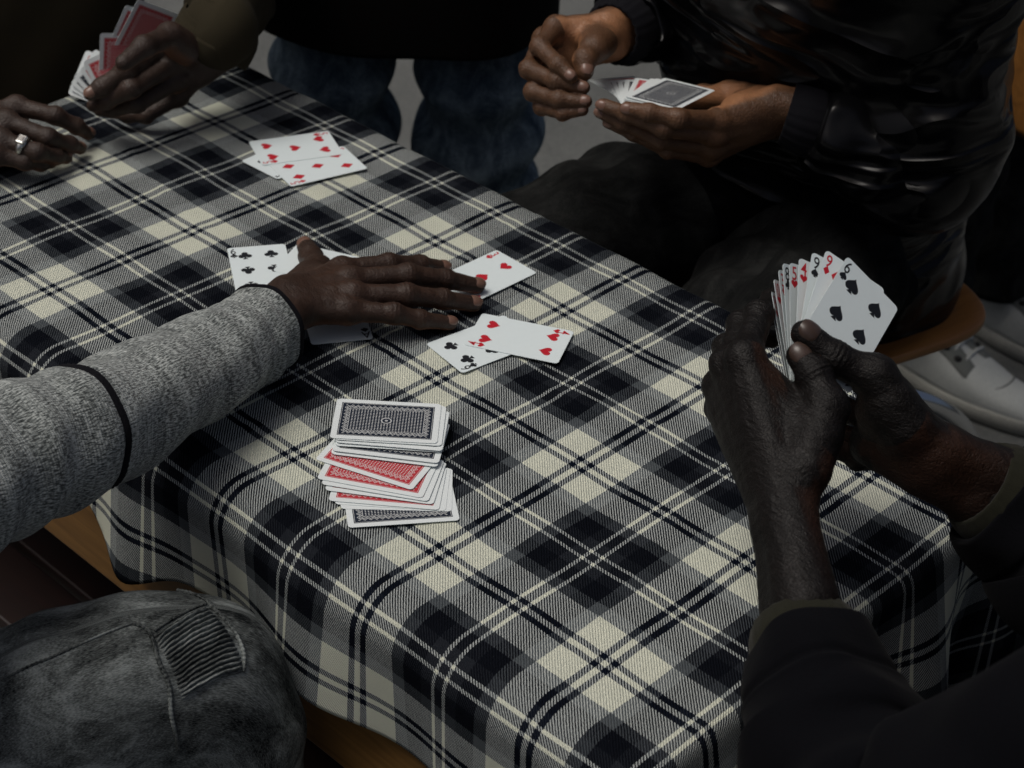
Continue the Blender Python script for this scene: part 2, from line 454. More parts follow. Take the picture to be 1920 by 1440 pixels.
def relax(v, f, it=1, lam=.5):
    for _ in range(it):
        acc = np.zeros_like(v); c = np.zeros(len(v))
        for k in range(4):
            a, b = f[:, k], f[:, (k+1) % 4]
            np.add.at(acc, a, v[b]); np.add.at(c, a, 1)
        v = v*(1-lam)+lam*acc/np.maximum(c, 1)[:, None]
    return v

class Hand:
    """fingers: dict name -> (joint list, radius list); wrist, forearm point, dorsal N"""
    def __init__(s, fingers, wrist, fore, N, wr=.0195, wide=.0105, fr=.025, thumb='thumb', scale=1.0, tend=.6):
        s.cr = 1.0; s.N = unit(N); s.F = fingers; s.prim = []; s.chains = []; s.nails = []
        mcps = [fingers[k][0][0] for k in ('index', 'middle', 'ring', 'pinky')]
        lat = unit(mcps[0]-mcps[3]); ax = unit(np.mean(mcps, 0)-wrist)
        latw = unit(lat-ax*(lat@ax)); nrm = unit(np.cross(ax, latw)); nrm = nrm if nrm@s.N > 0 else -nrm
        s.nrm = nrm; s.wrist = wrist; s.fore = fore
        palm = []
        wo = [wide*1.2, wide*.5, -wide*.4, -wide*1.15]
        for i, m in enumerate(mcps):
            r = fingers[('index', 'middle', 'ring', 'pinky')[i]][1][0]
            palm.append((wrist+latw*wo[i], m-nrm*.0015, wr*.62, r*1.08))
        for i in range(3):
            a = (mcps[i]+mcps[i+1])/2; palm.append((wrist, a-nrm*.004-unit(a-wrist)*.010, wr*.6, .0095))
        fd = unit(fore-wrist)
        latf = unit(latw-fd*(latw@fd))
        for sg in (-1, 1):
            palm.append((wrist+latw*sg*wide, fore+latf*sg*wide*1.2, wr*.80, fr*.86))
        tj, tr = fingers[thumb]
        palm.append((tj[0], tj[1], tr[0], tr[1]))
        palm.append((wrist+(tj[0]-wrist)*.3, tj[0]*.5+tj[1]*.5, wr*.6, tr[0]*.8))
        palm.append((tj[0]*.4+tj[1]*.6, (mcps[0]*.55+wrist*.45)-nrm*.003, tr[0]*.62, .0085))
        s.palm = palm
        s.tend = [(wrist+latw*wo[i]*.55+nrm*wr*.52, m+nrm*(fingers[('index', 'middle', 'ring', 'pinky')[i]][1][0]*.62), .0028, .0034) for i, m in enumerate(mcps)]
        s.tk = tend
        for name, (J, R) in fingers.items():
            if name == thumb: J, R = J[1:], R[1:]
            J = [np.asarray(j, float) for j in J]
            segs = [unit(J[i+1]-J[i]) for i in range(len(J)-1)]
            b = np.zeros(3)
            for i in range(len(segs)-1): b = b+np.cross(segs[i], segs[i+1])
            Nf = s.N if name != thumb else getattr(s, 'NT', s.N)
            if np.linalg.norm(b) < .12: b = np.cross(Nf, segs[0])
            b = unit(b); dn = []
            for t in segs: dn.append(unit(np.cross(t, b)))
            s.chains.append([name, J, R, segs, dn])
            s.nails.append((J[-1], segs[-1], dn[-1], R[-1]))
    def orient(s, name, vec):
        for i, c in enumerate(s.chains):
            if c[0] == name:
                v = np.asarray(vec, float)
                for j, t in enumerate(c[3]): c[4][j] = unit(v-t*(v@t))
                s.nails[i] = (c[1][-1], c[3][-1], c[4][-1], c[2][-1])
        return s
    def sdf(s, p):
        d = None
        for a, b, ra, rb in s.palm:
            q = sd_cone(p, a, b, ra, rb); d = q if d is None else smin(d, q, .011)
        for a, b, ra, rb in s.tend:
            d = smin(d, sd_cone(p, a, b, ra, rb), .006)
        out = d
        for name, J, R, segs, dn in s.chains:
            f = None
            for i in range(len(segs)):
                q = sd_cone(p, J[i], J[i+1], R[i]*.97, R[i+1]*.97); f = q if f is None else smin(f, q, .003)
                if i > 0:   # joint swelling and dorsal creases
                    f = smin(f, np.linalg.norm(p-J[i]-dn[i]*R[i]*.07, axis=1)-R[i]*.95, .006)
                    rel = p-J[i]; al = rel@unit(segs[i]+segs[i-1]); do = np.clip(rel@unit(dn[i]+dn[i-1])/R[i], 0, 1)
                    f = f+.00034*s.cr*np.sin(al*2*np.pi/.0038)*np.exp(-(al/.0062)**2)*do*(np.linalg.norm(rel, axis=1) < R[i]*2.2)
            # knuckle over the palm and finger pad
            f = smin(f, np.linalg.norm(p-J[0]-dn[0]*R[0]*.20, axis=1)-R[0]*.94, .006)
            g = smin(d, f, .0075)
            out = np.minimum(out, g) if out is d else smin(out, g, .0006)
        w = np.sin(p[:, 0]*410+1.3*np.sin(p[:, 1]*260))*np.sin(p[:, 1]*380+p[:, 2]*300)
        return out+.00022*w
    def mesh(s, h=.00105):
        pts = [a for c in s.palm for a in c[:2]]+[j for c in s.chains for j in c[1]]
        lo = np.min(pts, 0)-.032; hi = np.max(pts, 0)+.032
        v, f = surface_nets(s.sdf, lo, hi, h); v = relax(v, f, 1, .35)
        n = vnormals(v, f)
        best = np.full(len(v), 1e9); dor = np.tile(s.nrm, (len(v), 1)); axw = np.zeros(len(v))
        for a, b, ra, rb in s.palm[:4]:
            q = sd_cone(v, a, b, ra, rb); m = q < best; best[m] = q[m]
        for name, J, R, segs, dn in s.chains:
            for i in range(len(segs)):
                q = sd_cone(v, J[i], J[i+1], R[i], R[i+1])-.001; m = q < best; best[m] = q[m]; dor[m] = dn[i]
        pal = np.clip((-(n*dor).sum(1)+.12)/.62, 0, 1)
        al = np.maximum((v-s.wrist)@unit(s.fore-s.wrist), 0); pal = pal*np.exp(-al/.045)
        return v, f, pal*pal*(3-2*pal)
    def nail_mesh(s, J, t, n, R, L=1.0):
        L = R*1.55*L; b = np.cross(n, t); v = []; nu, nv = 9, 8
        for i in range(nv):
            a = i/(nv-1); z = -R*.75+L*a*1.0
            wmax = math.radians(56)*(1.0 if a < .75 else 1.0-.30*((a-.75)/.25)**2)*(.62+.38*min(1, a/.22)**.5)
            for j in range(nu):
                u = -1+2*j/(nu-1); th = u*wmax
                edge = max(abs(u)**6, (1-a)**8)
                zz = max(0., z); rr = R*1.01*math.sqrt(max(.05, 1-(zz/(R*1.22))**2)) if zz > 0 else R*1.01
                rr = rr+R*(.09-.15*edge)
                v.append(J+t*(z+(-.10*R*u*u if a > .7 else 0))+n*rr*math.cos(th)+b*rr*math.sin(th))
        f = [[i*nu+j, i*nu+j+1, (i+1)*nu+j+1, (i+1)*nu+j] for i in range(nv-1) for j in range(nu-1)]
        return np.array(v), f

def head_parts(c, face):
    face = unit(face); up = np.array([0, 0, 1.]); rt = unit(np.cross(face, up))
    Rm = np.c_[face, rt, up]
    def fn(p):
        d = sd_ell(p, c+up*.02, (.098, .076, .105), Rm)
        d = smin(d, sd_ell(p, c+face*.03-up*.055, (.062, .055, .062), Rm), .03)
        d = smin(d, sd_cone(p, c+face*.088+up*.01, c+face*.112-up*.028, .008, .014), .012)
        d = smin(d, sd_cone(p, c+face*.092-up*.062-rt*.018, c+face*.092-up*.062+rt*.018, .009, .009), .008)
        for sg in (-1, 1):
            d = smin(d, sd_ell(p, c+rt*sg*.078-up*.005, (.022, .009, .032), Rm), .006)
            d = np.maximum(d, -(np.linalg.norm(p-(c+face*.098+rt*sg*.032+up*.012), axis=1)-.013))
        return d
    return fn, face, rt, up
class Person:
    def __init__(s, label, base, skin):
        s.o = empty('person', base, label, 'person'); s.skin = skin; s.v = []; s.f = []; s.a = []; s.nails = []; s.nm = 'nail'
    def add_sdf(s, fn, lo, hi, h):
        v, f = surface_nets(fn, lo, hi, h); s.put(v, f, np.zeros(len(v)))
    def put(s, v, f, a):
        n = sum(map(len, s.v)); s.v.append(v); s.f.append(np.asarray(f)+n); s.a.append(a)
    def hand(s, H, h=.00105, nails=None):
        v, f, a = H.mesh(h); s.put(v, f, a)
        for c, nl in zip(H.chains, H.nails):
            if nails is None or c[0] in nails: s.nails.append(H.nail_mesh(*nl))
    def frame(s, J, r=1.0):
        """coarse body under the clothes: J joints"""
        seg = [('pelvis', 'belly', .115, .11), ('belly', 'chest', .11, .12), ('chest', 'neck', .10, .052), ('neck', 'head', .05, .05)]
        seg += [('shl', 'chest', .055, .10), ('shr', 'chest', .055, .10), ('shl', 'ell', .046, .036), ('ell', 'wrl', .036, .024),
                ('shr', 'elr', .046, .036), ('elr', 'wrr', .036, .024)]
        seg += [('pelvis', 'hil', .1, .08), ('pelvis', 'hir', .1, .08), ('hil', 'knl', .068, .045), ('knl', 'anl', .045, .03), ('hir', 'knr', .068, .045), ('knr', 'anr', .045, .03)]
        seg = [q for q in seg if q[0] in J and q[1] in J]
        hf = None
        if 'head' in J: hf, face, rt, up = head_parts(np.array(J['head']), J['face'])
        def fn(p):
            d = None
            for a, b, ra, rb in seg:
                q = sd_cone(p, J[a], J[b], ra*r, rb*r); d = q if d is None else smin(d, q, .03)
            if hf is not None: d = smin(d, hf(p), .02)
            return d
        pts = np.array([J[k] for q in seg for k in q[:2]]); s.add_sdf(fn, pts.min(0)-.2, pts.max(0)+.2, .008)
        s.J = J
    def finish(s):
        b = mesh_obj('body', np.concatenate(s.v), np.concatenate(s.f), s.skin, s.o, attr=np.concatenate(s.a))
        s.body = b
        for v, f in s.nails: mesh_obj('fingernail', v, f, s.nm, b)
        if 'head' in s.J:
            c = np.array(s.J['head']); face = unit(s.J['face']); up = np.array([0, 0, 1.]); rt = unit(np.cross(face, up)); Rm = np.c_[face, rt, up]
            def hair(p):
                d = sd_ell(p, c+up*.028-face*.006, (.105, .083, .108), Rm)
                cut = (p-c)@unit(up*.8-face*.6)-.0; d = np.maximum(d, -cut+.0)
                return d+.0015*np.sin(p[:, 0]*700)*np.sin(p[:, 1]*650)*np.sin(p[:, 2]*720)
            v, f = surface_nets(hair, c-.15, c+.15, .006); mesh_obj('hair', v, f, 'hair', b)
            for sg in (-1, 1):
                e = c+face*.082+rt*sg*.032+up*.012
                v, f = surface_nets(lambda p: np.linalg.norm(p-e, axis=1)-.0125, e-.02, e+.02, .003)
                eo = mesh_obj('eye', v, f, 'eye', b)
                e2 = e+face*.0065
                v, f = surface_nets(lambda p: np.linalg.norm(p-e2, axis=1)-.0072, e2-.015, e2+.015, .002); mesh_obj('iris', v, f, 'iris', b)
        return s
def garment(name, segs, mat, parent, h=.006, fold=.006, k=.04, fs=26., seed=0):
    r = np.random.default_rng(seed); ph = r.uniform(0, 6, 8)
    def fn(p):
        d = None
        for a, b, ra, rb in segs:
            q = sd_cone(p, a, b, ra, rb); d = q if d is None else smin(d, q, k)
        x, y, z = p.T
        w = np.sin(x*fs+ph[0]+1.7*np.sin(z*fs*.5+ph[1]))+.7*np.sin(y*fs*1.2+z*fs*.8+ph[2]+1.3*np.sin(x*fs*.6))+.45*np.sin((x+y-z)*fs*2.1+ph[3])
        return d+fold*.5*w
    pts = np.array([a for q in segs for a in q[:2]]); m = max(max(q[2:]) for q in segs)+.05
    v, f = surface_nets(fn, pts.min(0)-m, pts.max(0)+m, h); v = relax(v, f, 1, .4)
    return mesh_obj(name, v, f, mat, parent)

def seg_between(a, b, t0, t1):
    a = np.asarray(a, float); b = np.asarray(b, float); return a+(b-a)*t0, a+(b-a)*t1
# ------------------------------------------------------------------ the setting
def ground():
    v = [(-120, -120, FLOOR), (120, -120, FLOOR), (120, 120, FLOOR), (-120, 120, FLOOR)]
    o = mesh_obj('ground', v, [[0, 1, 2, 3]], 'ground', smooth=False); o['kind'] = 'structure'
ground()

# ------------------------------------------------------------------ table and cloth
def table():
    t = empty('table', (-.2, -.06, FLOOR), 'wooden table with honey coloured rails under the checked cloth', 'table')
    cx, cy = (XE0+XE1)/2, (YE0+YE1)/2
    w, d = XE1-XE0-.02, YE1-YE0-.03
    v, f = box_bm((cx, cy+.006, -.022), (w, d-.02, .030), .012, seg=3); mesh_obj('tabletop', v, f, 'wood', t, smooth=False)
    for sy in (YE0+.028,):
        v, f = box_bm((cx, sy, -.125), (w-.03, .026, .184), .005); mesh_obj('rail', v, f, 'wood', t, smooth=False)
    for sx in (XE0+.04, XE1-.04):
        v, f = box_bm((sx, cy, -.125), (.026, d-.09, .184), .005); mesh_obj('rail', v, f, 'wood', t, smooth=False)
    for sx in (XE0+.075, XE1-.075):
        for sy in (YE0+.068, YE1-.068):
            v, f = box_bm((sx, sy, (FLOOR-.031)/2), (.05, .05, -FLOOR-.033), .005); mesh_obj('leg', v, f, 'maroon', t, smooth=False)
    for k in range(6):
        y = YE0+.065+k*(YE1-YE0-.11)/5
        v, f = box_bm((cx, y, -.43), (w-.22, .078, .018), .003); mesh_obj('shelf_board', v, f, 'maroon', t, smooth=False)
    for sx in (XE0+.075, XE1-.075):
        v, f = box_bm((sx, cy, -.455), (.03, d-.12, .028), .003); mesh_obj('shelf_bearer', v, f, 'maroon', t, smooth=False)
table()

def fold1(t, e, r):
    """arc length t along the unrolled cloth, edge at e -> (position, drop)"""
    a = t-(e-r)
    ph = np.clip(a/r, 0, np.pi/2)
    pos = np.where(a <= 0, t, e-r+r*np.sin(ph)); drop = r*(1-np.cos(ph))+np.maximum(a-r*np.pi/2, 0)
    return pos, drop
def cloth():
    hx, hy = .0065, .0065
    L0, L1 = .13, .235
    # parametric rows: top plus the hanging sides
    us = np.concatenate([np.linspace(XE0-.02-L0, XE0, 22)[:-1], np.arange(XE0, XE1, hx), np.linspace(XE1, XE1+L1, 34)])
    vs = np.concatenate([np.linspace(0, 1, 30)[:-1]-1.0, np.arange(0, 1, hy/(YE1-YE0)), 1+np.linspace(0, 1, 22)])
    Uu, Vv = np.meshgrid(us, vs, indexing='ij')
    # hem lengths vary along the table
    g = lambda x, c, w: np.exp(-((x-c)/w)**2)
    LL = .106+.006*np.sin(Uu*9+.6)+.036*g(Uu, -.205, .05)-.085*g(Uu, -.36, .085)
    LR = .16+.012*np.sin(Uu*11)
    Y = np.where(Vv < 0, YE0+Vv*LL, np.where(Vv > 1, YE1+(Vv-1)*LR, YE0+Vv*(YE1-YE0)))
    X = Uu
    px, du1 = fold1(X, XE1, .013); px2, du0 = fold1(-X, -XE0, .02)
    px = np.where(X > (XE0+XE1)/2, px, -px2); du = np.where(X > (XE0+XE1)/2, du1, du0)
    py, dv1 = fold1(Y, YE1, .018); py2, dv0 = fold1(-Y, -YE0, .034)
    py = np.where(Y > (YE0+YE1)/2, py, -py2); dv = np.where(Y > (YE0+YE1)/2, dv1, dv0)
    sx = np.where(X > (XE0+XE1)/2, 1, -1); sy = np.where(Y > (YE0+YE1)/2, 1, -1)
    z = -np.power(du**5+dv**5+1e-20, .2); mn = np.minimum(du, dv)
    # hanging sides: swing out in soft waves, corners stand off
    wl = np.clip(dv-.01, 0, 1)*(.0+.07*np.sin(X*19+1.0)+.05*np.sin(X*37+.4)+.20*g(X, -.20, .04))
    wr = np.clip(dv-.01, 0, 1)*(.08+.15*np.sin(X*21))
    py = py+np.where(sy < 0, -np.maximum(wl, -.02), wr)
    wx = np.clip(du-.01, 0, 1)*(.06+.12*np.sin(Y*26+.8)+.08*np.sin(Y*45))
    px = px+sx*wx
    px = px+sx*mn*.55; py = py+sy*mn*.40; z = z+mn*.06
    # soft unevenness of the wool on the top
    top = np.exp(-((du+dv)/.02)**2)
    z = z+.0011*top*(np.sin(X*31+2*np.sin(Y*17))*np.sin(Y*27+1.5)+.5*np.sin(X*67+Y*41))-.0008+.0012*top*(np.exp(-((Y+.02-.06*np.sin(X*5))/.006)**2)+np.exp(-((X+.18+.05*np.sin(Y*9))/.006)**2)+.7*np.exp(-((X-.16+.3*Y)/.005)**2))
    n, m = X.shape
    v = np.stack([px, py, z], -1).reshape(-1, 3)
    i = np.arange(n-1)[:, None]*m+np.arange(m-1); i = i.ravel()
    f = np.stack([i, i+m, i+m+1, i+1], 1)
    uv = np.stack([X/.1715, Y/(.1715*.9551)], -1).reshape(-1, 2)
    o = mesh_obj('tablecloth', v, f, 'plaid', uv=uv)
    md = o.modifiers.new('thick', 'SOLIDIFY'); md.thickness = .0016; md.offset = -1
    tag(o, 'black, grey and cream checked wool cloth draped over the table', 'tablecloth')
cloth()

# ------------------------------------------------------------------ playing cards
CW, CH, CT = .056, .088, .0003
def card_mesh(back):
    r = .0034; pts = []
    for cx, cy, a0 in ((1, 1, 0), (-1, 1, 90), (-1, -1, 180), (1, -1, 270)):
        for k in range(7):
            a = math.radians(a0+15*k); pts.append((cx*(CW/2-r)+r*math.cos(a), cy*(CH/2-r)+r*math.sin(a)))
    n = len(pts)
    v = [(x, y, CT/2) for x, y in pts]+[(x, y, -CT/2) for x, y in pts]
    f = [list(range(n)), list(range(n, 2*n))[::-1]]+[[i, i+n, (i+1) % n+n, (i+1) % n] for i in range(n)]
    me = bpy.data.meshes.new('playing_card'); me.from_pydata(v, [], f)
    for k in ('paper', back): me.materials.append(MT[k])
    me.polygons[1].material_index = 1; me.update(); return me
CARD = {'red': card_mesh('back_red'), 'navy': card_mesh('back_navy')}
def bow_card(back, amt):
    """a card with a slight lengthwise bow: gridded, so it can bend"""
    bm = bmesh.new(); bm.from_mesh(CARD[back]); me = bpy.data.meshes.new('playing_card')
    for k in range(-7, 8):
        g = bm.verts[:]+bm.edges[:]+bm.faces[:]
        bmesh.ops.bisect_plane(bm, geom=g, plane_co=(0, k*CH/16, 0), plane_no=(0, 1, 0))
    for v in bm.verts: v.co.z += amt*(1-(v.co.y/(CH/2))**2)
    bm.to_mesh(me); bm.free()
    for k in ('paper', 'back_'+back): me.materials.append(MT[k])
    return me

def pip_poly(suit):
    """list of outlines in a unit box, point up"""
    out = []
    if suit == 'd': out.append([(0, .56), (.42, 0), (0, -.56), (-.42, 0)])
    def heart(flip):
        P = []
        for k in range(40):
            t = 2*math.pi*k/40; x = 16*math.sin(t)**3; y = 13*math.cos(t)-5*math.cos(2*t)-2*math.cos(3*t)-math.cos(4*t)
            P.append((x/32, (y+2.5)/31*(-1 if flip else 1)))
        return P
    if suit == 'h': out.append(heart(False)[::-1])
    stem = [(-.04, .0), (.04, .0), (.07, -.3), (.22, -.52), (-.22, -.52), (-.07, -.3)]
    if suit == 's':
        out.append([(x, y+.08) for x, y in heart(True)]); out.append(stem)
    if suit == 'c':
        for cx, cy in ((0, .26), (-.27, -.08), (.27, -.08)):
            out.append([(cx+.245*math.cos(2*math.pi*k/20), cy+.245*math.sin(2*math.pi*k/20)) for k in range(20)])
        out.append(stem); out.append([(-.1, .1), (.1, .1), (.1, -.12), (-.1, -.12)])
    return out
GLYPH = {}
def glyph(ch):
    if ch not in GLYPH:
        cu = bpy.data.curves.new('index', 'FONT'); cu.body = ch; cu.size = 1.0; cu.offset = .007; cu.align_x = 'CENTER'; cu.resolution_u = 4
        if ch == '10': cu.space_character = .8
        ob = bpy.data.objects.new('index', cu); COL.objects.link(ob)
        dg = bpy.context.evaluated_depsgraph_get(); me = bpy.data.meshes.new_from_object(ob.evaluated_get(dg))
        v = np.array([q.co[:] for q in me.vertices]); f = [list(p.vertices) for p in me.polygons]
        bpy.data.objects.remove(ob); bpy.data.curves.remove(cu); bpy.data.meshes.remove(me)
        v[:, 0] -= (v[:, 0].max()+v[:, 0].min())/2; v[:, 1] -= (v[:, 1].max()+v[:, 1].min())/2
        v[:, :2] /= (v[:, 1].max()-v[:, 1].min()); GLYPH[ch] = (v, f)
    return GLYPH[ch]
FACE = {}
def face_mesh(rank, suit):
    key = rank+suit
    if key in FACE: return FACE[key]
    V_, F_ = [], []; zz = [CT/2+.00006]
    def put(poly, cx, cy, sc, inv=False, faces=None):
        n = len(V_); sg = -1 if inv else 1
        for q in poly: V_.append((cx+sg*q[0]*sc, cy+sg*q[1]*sc, zz[0]))
        if faces is None: F_.append(list(range(n, n+len(poly))))
        else: F_.extend([[i+n for i in q] for q in faces])
        zz[0] += 2e-7
    def pip(x, y, sc, inv):
        for p in pip_poly(suit): put(p, x, y, sc, inv)
    cx = .0125; Y = [.0275, .0092]
    lay = {'A': [(0, 0)], '3': [(0, .0275), (0, 0), (0, -.0275)], '4': [(x, y) for x in (-cx, cx) for y in (Y[0], -Y[0])]}
    lay['5'] = lay['4']+[(0, 0)]; lay['6'] = lay['4']+[(-cx, 0), (cx, 0)]; lay['8'] = lay['6']+[(0, .0138), (0, -.0138)]
    q9 = [(x, y) for x in (-cx, cx) for y in (Y[0], Y[1], -Y[1], -Y[0])]
    lay['9'] = q9+[(0, 0)]; lay['10'] = q9+[(0, .0184), (0, -.0184)]
    for x, y in lay[rank]: pip(x, y, .0128 if rank != 'A' else .022, y < -.001)
    gv, gf = glyph(rank)
    for inv in (False, True):
        s = -1 if inv else 1
        put(gv*np.array([.82 if rank != '10' else .62, 1, 1]), s*-.0229, s*.0366, .0102, inv, gf)
        pip(s*-.0229, s*.0284, .0068, inv)
    me = bpy.data.meshes.new('printed_face'); me.from_pydata(V_, [], F_)
    me.materials.append(MT['ink_red' if suit in 'hd' else 'ink_black']); me.update(); FACE[key] = me; return me
SUIT = {'h': 'hearts', 'd': 'diamonds', 's': 'spades', 'c': 'clubs'}
NUM = {'3': 'three', '4': 'four', '5': 'five', '6': 'six', '8': 'eight', '9': 'nine', '10': 'ten', 'A': 'ace'}
def card(c, wid, lng, label, group=None, face=None, back='navy', mesh=None):
    """centre, direction of the width, direction of the length; the printed face looks along wid x lng"""
    x = unit(wid); y = unit(np.asarray(lng)-x*(np.asarray(lng)@x)); z = np.cross(x, y)
    o = bpy.data.objects.new('playing_card', mesh or CARD[back]); COL.objects.link(o)
    m = Matrix.Identity(4)
    for i in range(3): m[i][0] = x[i]; m[i][1] = y[i]; m[i][2] = z[i]; m[i][3] = c[i]
    o.matrix_world = m; tag(o, label, 'playing card', group)
    if face:
        p = bpy.data.objects.new('printed_face', face_mesh(*face)); COL.objects.link(p); p.parent = o; p['kind'] = 'stuff'
    return o
def edge_card(p, q, kind, side, z, label, face=None, back='navy', up=True, group=None, flip=False, tilt=0.0, dz=0.0):
    """lay a card on the table: p, q photo pixels of the two ends of one edge; side = +1 if the card lies to the left of p->q"""
    a, b = at(*p, z), at(*q, z); e = unit(b-a); n = np.array([-e[1], e[0], 0])*side; mid = (a+b)/2
    if kind == 'long': c = mid+n*CW/2; lng, wid = e, np.cross(e, [0, 0, 1.])
    else: c = mid+n*CH/2; lng, wid = n, np.cross(n, [0, 0, 1.])
    if flip: lng, wid = -lng, -wid
    if not up: wid = -wid
    c = np.array([c[0], c[1], z])
    if tilt: lng = unit(lng+np.array([0, 0, tilt]))
    return card(c, wid, lng, label, group, face, back)

# face-up cards on the cloth (height grows with each layer)
Z0 = .0014
edge_card((453, 302), (520, 336), 'short', 1, Z0, 'five of clubs mostly hidden beneath the five of hearts', ('5', 'c'), flip=True)
edge_card((546, 350), (689, 316), 'long', 1, Z0+.0005, 'five of diamonds lying half under the five of hearts', ('5', 'd'))
edge_card((463, 266), (618, 245), 'long', -1, Z0+.0010, 'five of hearts lying on top of two other fives', ('5', 'h'), flip=True)
edge_card((422, 466), (538, 457), 'short', -1, Z0, 'six of clubs beside the black cuff of the grey sleeve', ('6', 'c'), flip=False)
edge_card((580, 461), (694, 487), 'long', -1, Z0+.0005, 'blank looking white card edge under the outspread thumb')
edge_card((640, 486), (729, 478), 'short', -1, Z0+.0010, 'card with a black index corner showing above the outspread hand', ('9', 'c'))
edge_card((580, 647), (704, 635), 'short', 1, Z0+.0005, 'ace lying half under the heel of the outspread hand', ('A', 's'), flip=True)
edge_card((930, 468), (1008, 512), 'short', -1, Z0, 'three of hearts touched by the fingertips of the outspread hand', ('3', 'h'))
edge_card((797, 644), (868, 701), 'short', 1, Z0, 'six of clubs lying half under the four of hearts', ('6', 'c'), flip=True)
edge_card((903, 587), (1078, 622), 'long', -1, Z0+.0006, 'four of hearts lying across a six of clubs', ('4', 'h'))

# draw pile: keyed layers, bottom to top (left and right end of the near long edge)
def pz(x, y): return (560+x/4.967, 720+y/4.967)
KEYS = [(1, (438, 1342), (1524, 1268), 'navy'), (1, (375, 1162), (1440, 1188), 'navy'), (1, (318, 1118), (1385, 1184), 'red'),
        (2, (262, 1085), (1325, 1176), 'red'), (3, (222, 985), (1275, 1125), 'red'), (3, (192, 930), (1225, 1098), 'red'), (2, (160, 880), (1160, 1064), 'red'),
        (3, (150, 700), (1060, 990), 'red'), (4, (290, 650), (1300, 774), 'navy'), (4, (302, 620), (1315, 740), 'navy'),
        (4, (315, 572), (1362, 640), 'navy'), (4, (305, 540), (1372, 628), 'navy'), (3, (285, 515), (1378, 580), 'red'), (2, (248, 500), (1330, 558), 'navy')]
zz = .0014; tot = sum(k[0] for k in KEYS); done = 0
for ki, (n, p, q, colr) in enumerate(KEYS):
    for j in range(n):
        p2 = pz(p[0]+random.uniform(-7, 7), p[1]+random.uniform(-3, 3)); q2 = pz(q[0]+random.uniform(-7, 7), q[1]+random.uniform(-3, 3))
        if j == n-1: p2, q2 = pz(*p), pz(*q)
        lab = f'{colr} backed card stacked inside the messy draw pile'; g = f'{colr} backed cards in the draw pile'
        if done == 0: lab, g = 'navy backed card sticking out at the bottom of the draw pile', None
        if done == tot-1: lab, g = 'navy backed card lying on top of the draw pile', None
        if ki == 7 and j == n-1: lab, g = 'red backed card twisted askew in the middle of the draw pile', None
        edge_card(p2, q2, 'long', 1, zz, lab, None, colr, up=False, group=g)
        zz += .00040; done += 1

# fans: each card by its top-left corner (photo pixel, distance), image direction down its left edge
def fan_card(px, py, dep, idir, lz, wz, label, face=None, back='navy', showback=False, group=None, slide=0.0, bow=0.0, plane=None):
    d = unit(idir)*math.sqrt(1-lz*lz); L = np.array([d[0], d[1], lz])           # down the left edge
    A = unit(np.cross([0, 0, 1.], L)); A = A if A[0] > 0 else -A; B = np.cross(L, A)
    if abs(B[2]) > 1e-6:
        sps = np.clip(wz/B[2], -.999, .999)
    else: sps = 0
    W = A*math.sqrt(1-sps*sps)+B*sps                                              # towards the right edge
    if plane is not None:
        N = plane; d = unit(idir); L = unit([d[0], d[1], -(N[0]*d[0]+N[1]*d[1])/N[2]]); W = np.cross(N, L)
        if np.cross(L, W)@N < 0: W = -W
    Lw, Ww = c2w(L), c2w(W); tl = atd(px, py, dep)+Lw*slide
    c = tl+Lw*CH/2+Ww*CW/2
    # the printed face must look along wid x lng; face towards the camera for face fans
    lng, wid = -Lw, Ww
    n = np.cross(wid, lng); toward = n@(CAM_C-c) > 0
    if toward == showback: wid = -wid
    return card(c, wid, lng, label, group, face, back, bow_card(back, bow) if bow else None)
DF = 1.345
FD = [((1589, 480), (-.575, .818), -.50, .24, '6s'), ((1549, 468), (-.37, .93), -.47, .30, '9d'), ((1523, 472), (-.23, .973), -.44, .38, '9s'),
      ((1498, 483), (-.10, .995), -.38, .5, '4h'), ((1480, 492), (-.02, 1), -.22, .62, '5h'), ((1467, 493), (.04, 1), -.2, .72, '8c'),
      ((1459, 505), (.08, 1), -.2, .80, '3d'), ((1450, 523), (.13, .99), -.2, .86, '10h'), ((1446, 546), (.15, .99), -.2, .91, '8d'),
      ((1445, 566), (.16, .987), -.2, .93, '9c')]
for i, (p, d, lz, wz, fc) in enumerate(FD):
    r, s = fc[:-1], fc[-1]
    lab = f'{NUM[r]} of {SUIT[s]} in the face-up fan held by dark wrinkled hands'
    fan_card(p[0], p[1], DF+.0012*i, d, lz, wz, lab, (r, s), 'navy' if i % 2 else 'red')
# fan seen from the back, person in the shiny jacket
DC = 1.85
FC = [((1246, 146), (-.83, .56), -.80, -.38, 'navy'), ((1230, 147), (-.76, .65), -.80, -.36, 'navy'), ((1220, 147), (-.70, .71), -.80, -.34, 'navy'),
      ((1191, 146), (-.42, .91), -.80, -.30, 'red'), ((1172, 149), (-.22, .975), -.79, -.24, 'navy'), ((1158, 150), (-.02, 1), -.78, -.18, 'navy'),
      ((1145, 151), (.18, .98), -.76, -.12, 'navy'), ((1134, 152), (.36, .93), -.74, -.05, 'navy'), ((1124, 152), (.52, .85), -.72, .0, 'navy'),
      ((1113, 151), (.66, .75), -.7, .04, 'navy'), ((1102, 150), (.78, .62), -.66, .08, 'red')]
def plane_of(d, lz, w, wz):
    L = np.array([*(unit(d)*math.sqrt(1-lz*lz)), lz]); W = unit(np.array([w[0], w[1], wz])); W = unit(W-L*(L@W)); return unit(np.cross(L, W))
NC = plane_of((-.83, .56), -.80, (.953, .29), -.40)
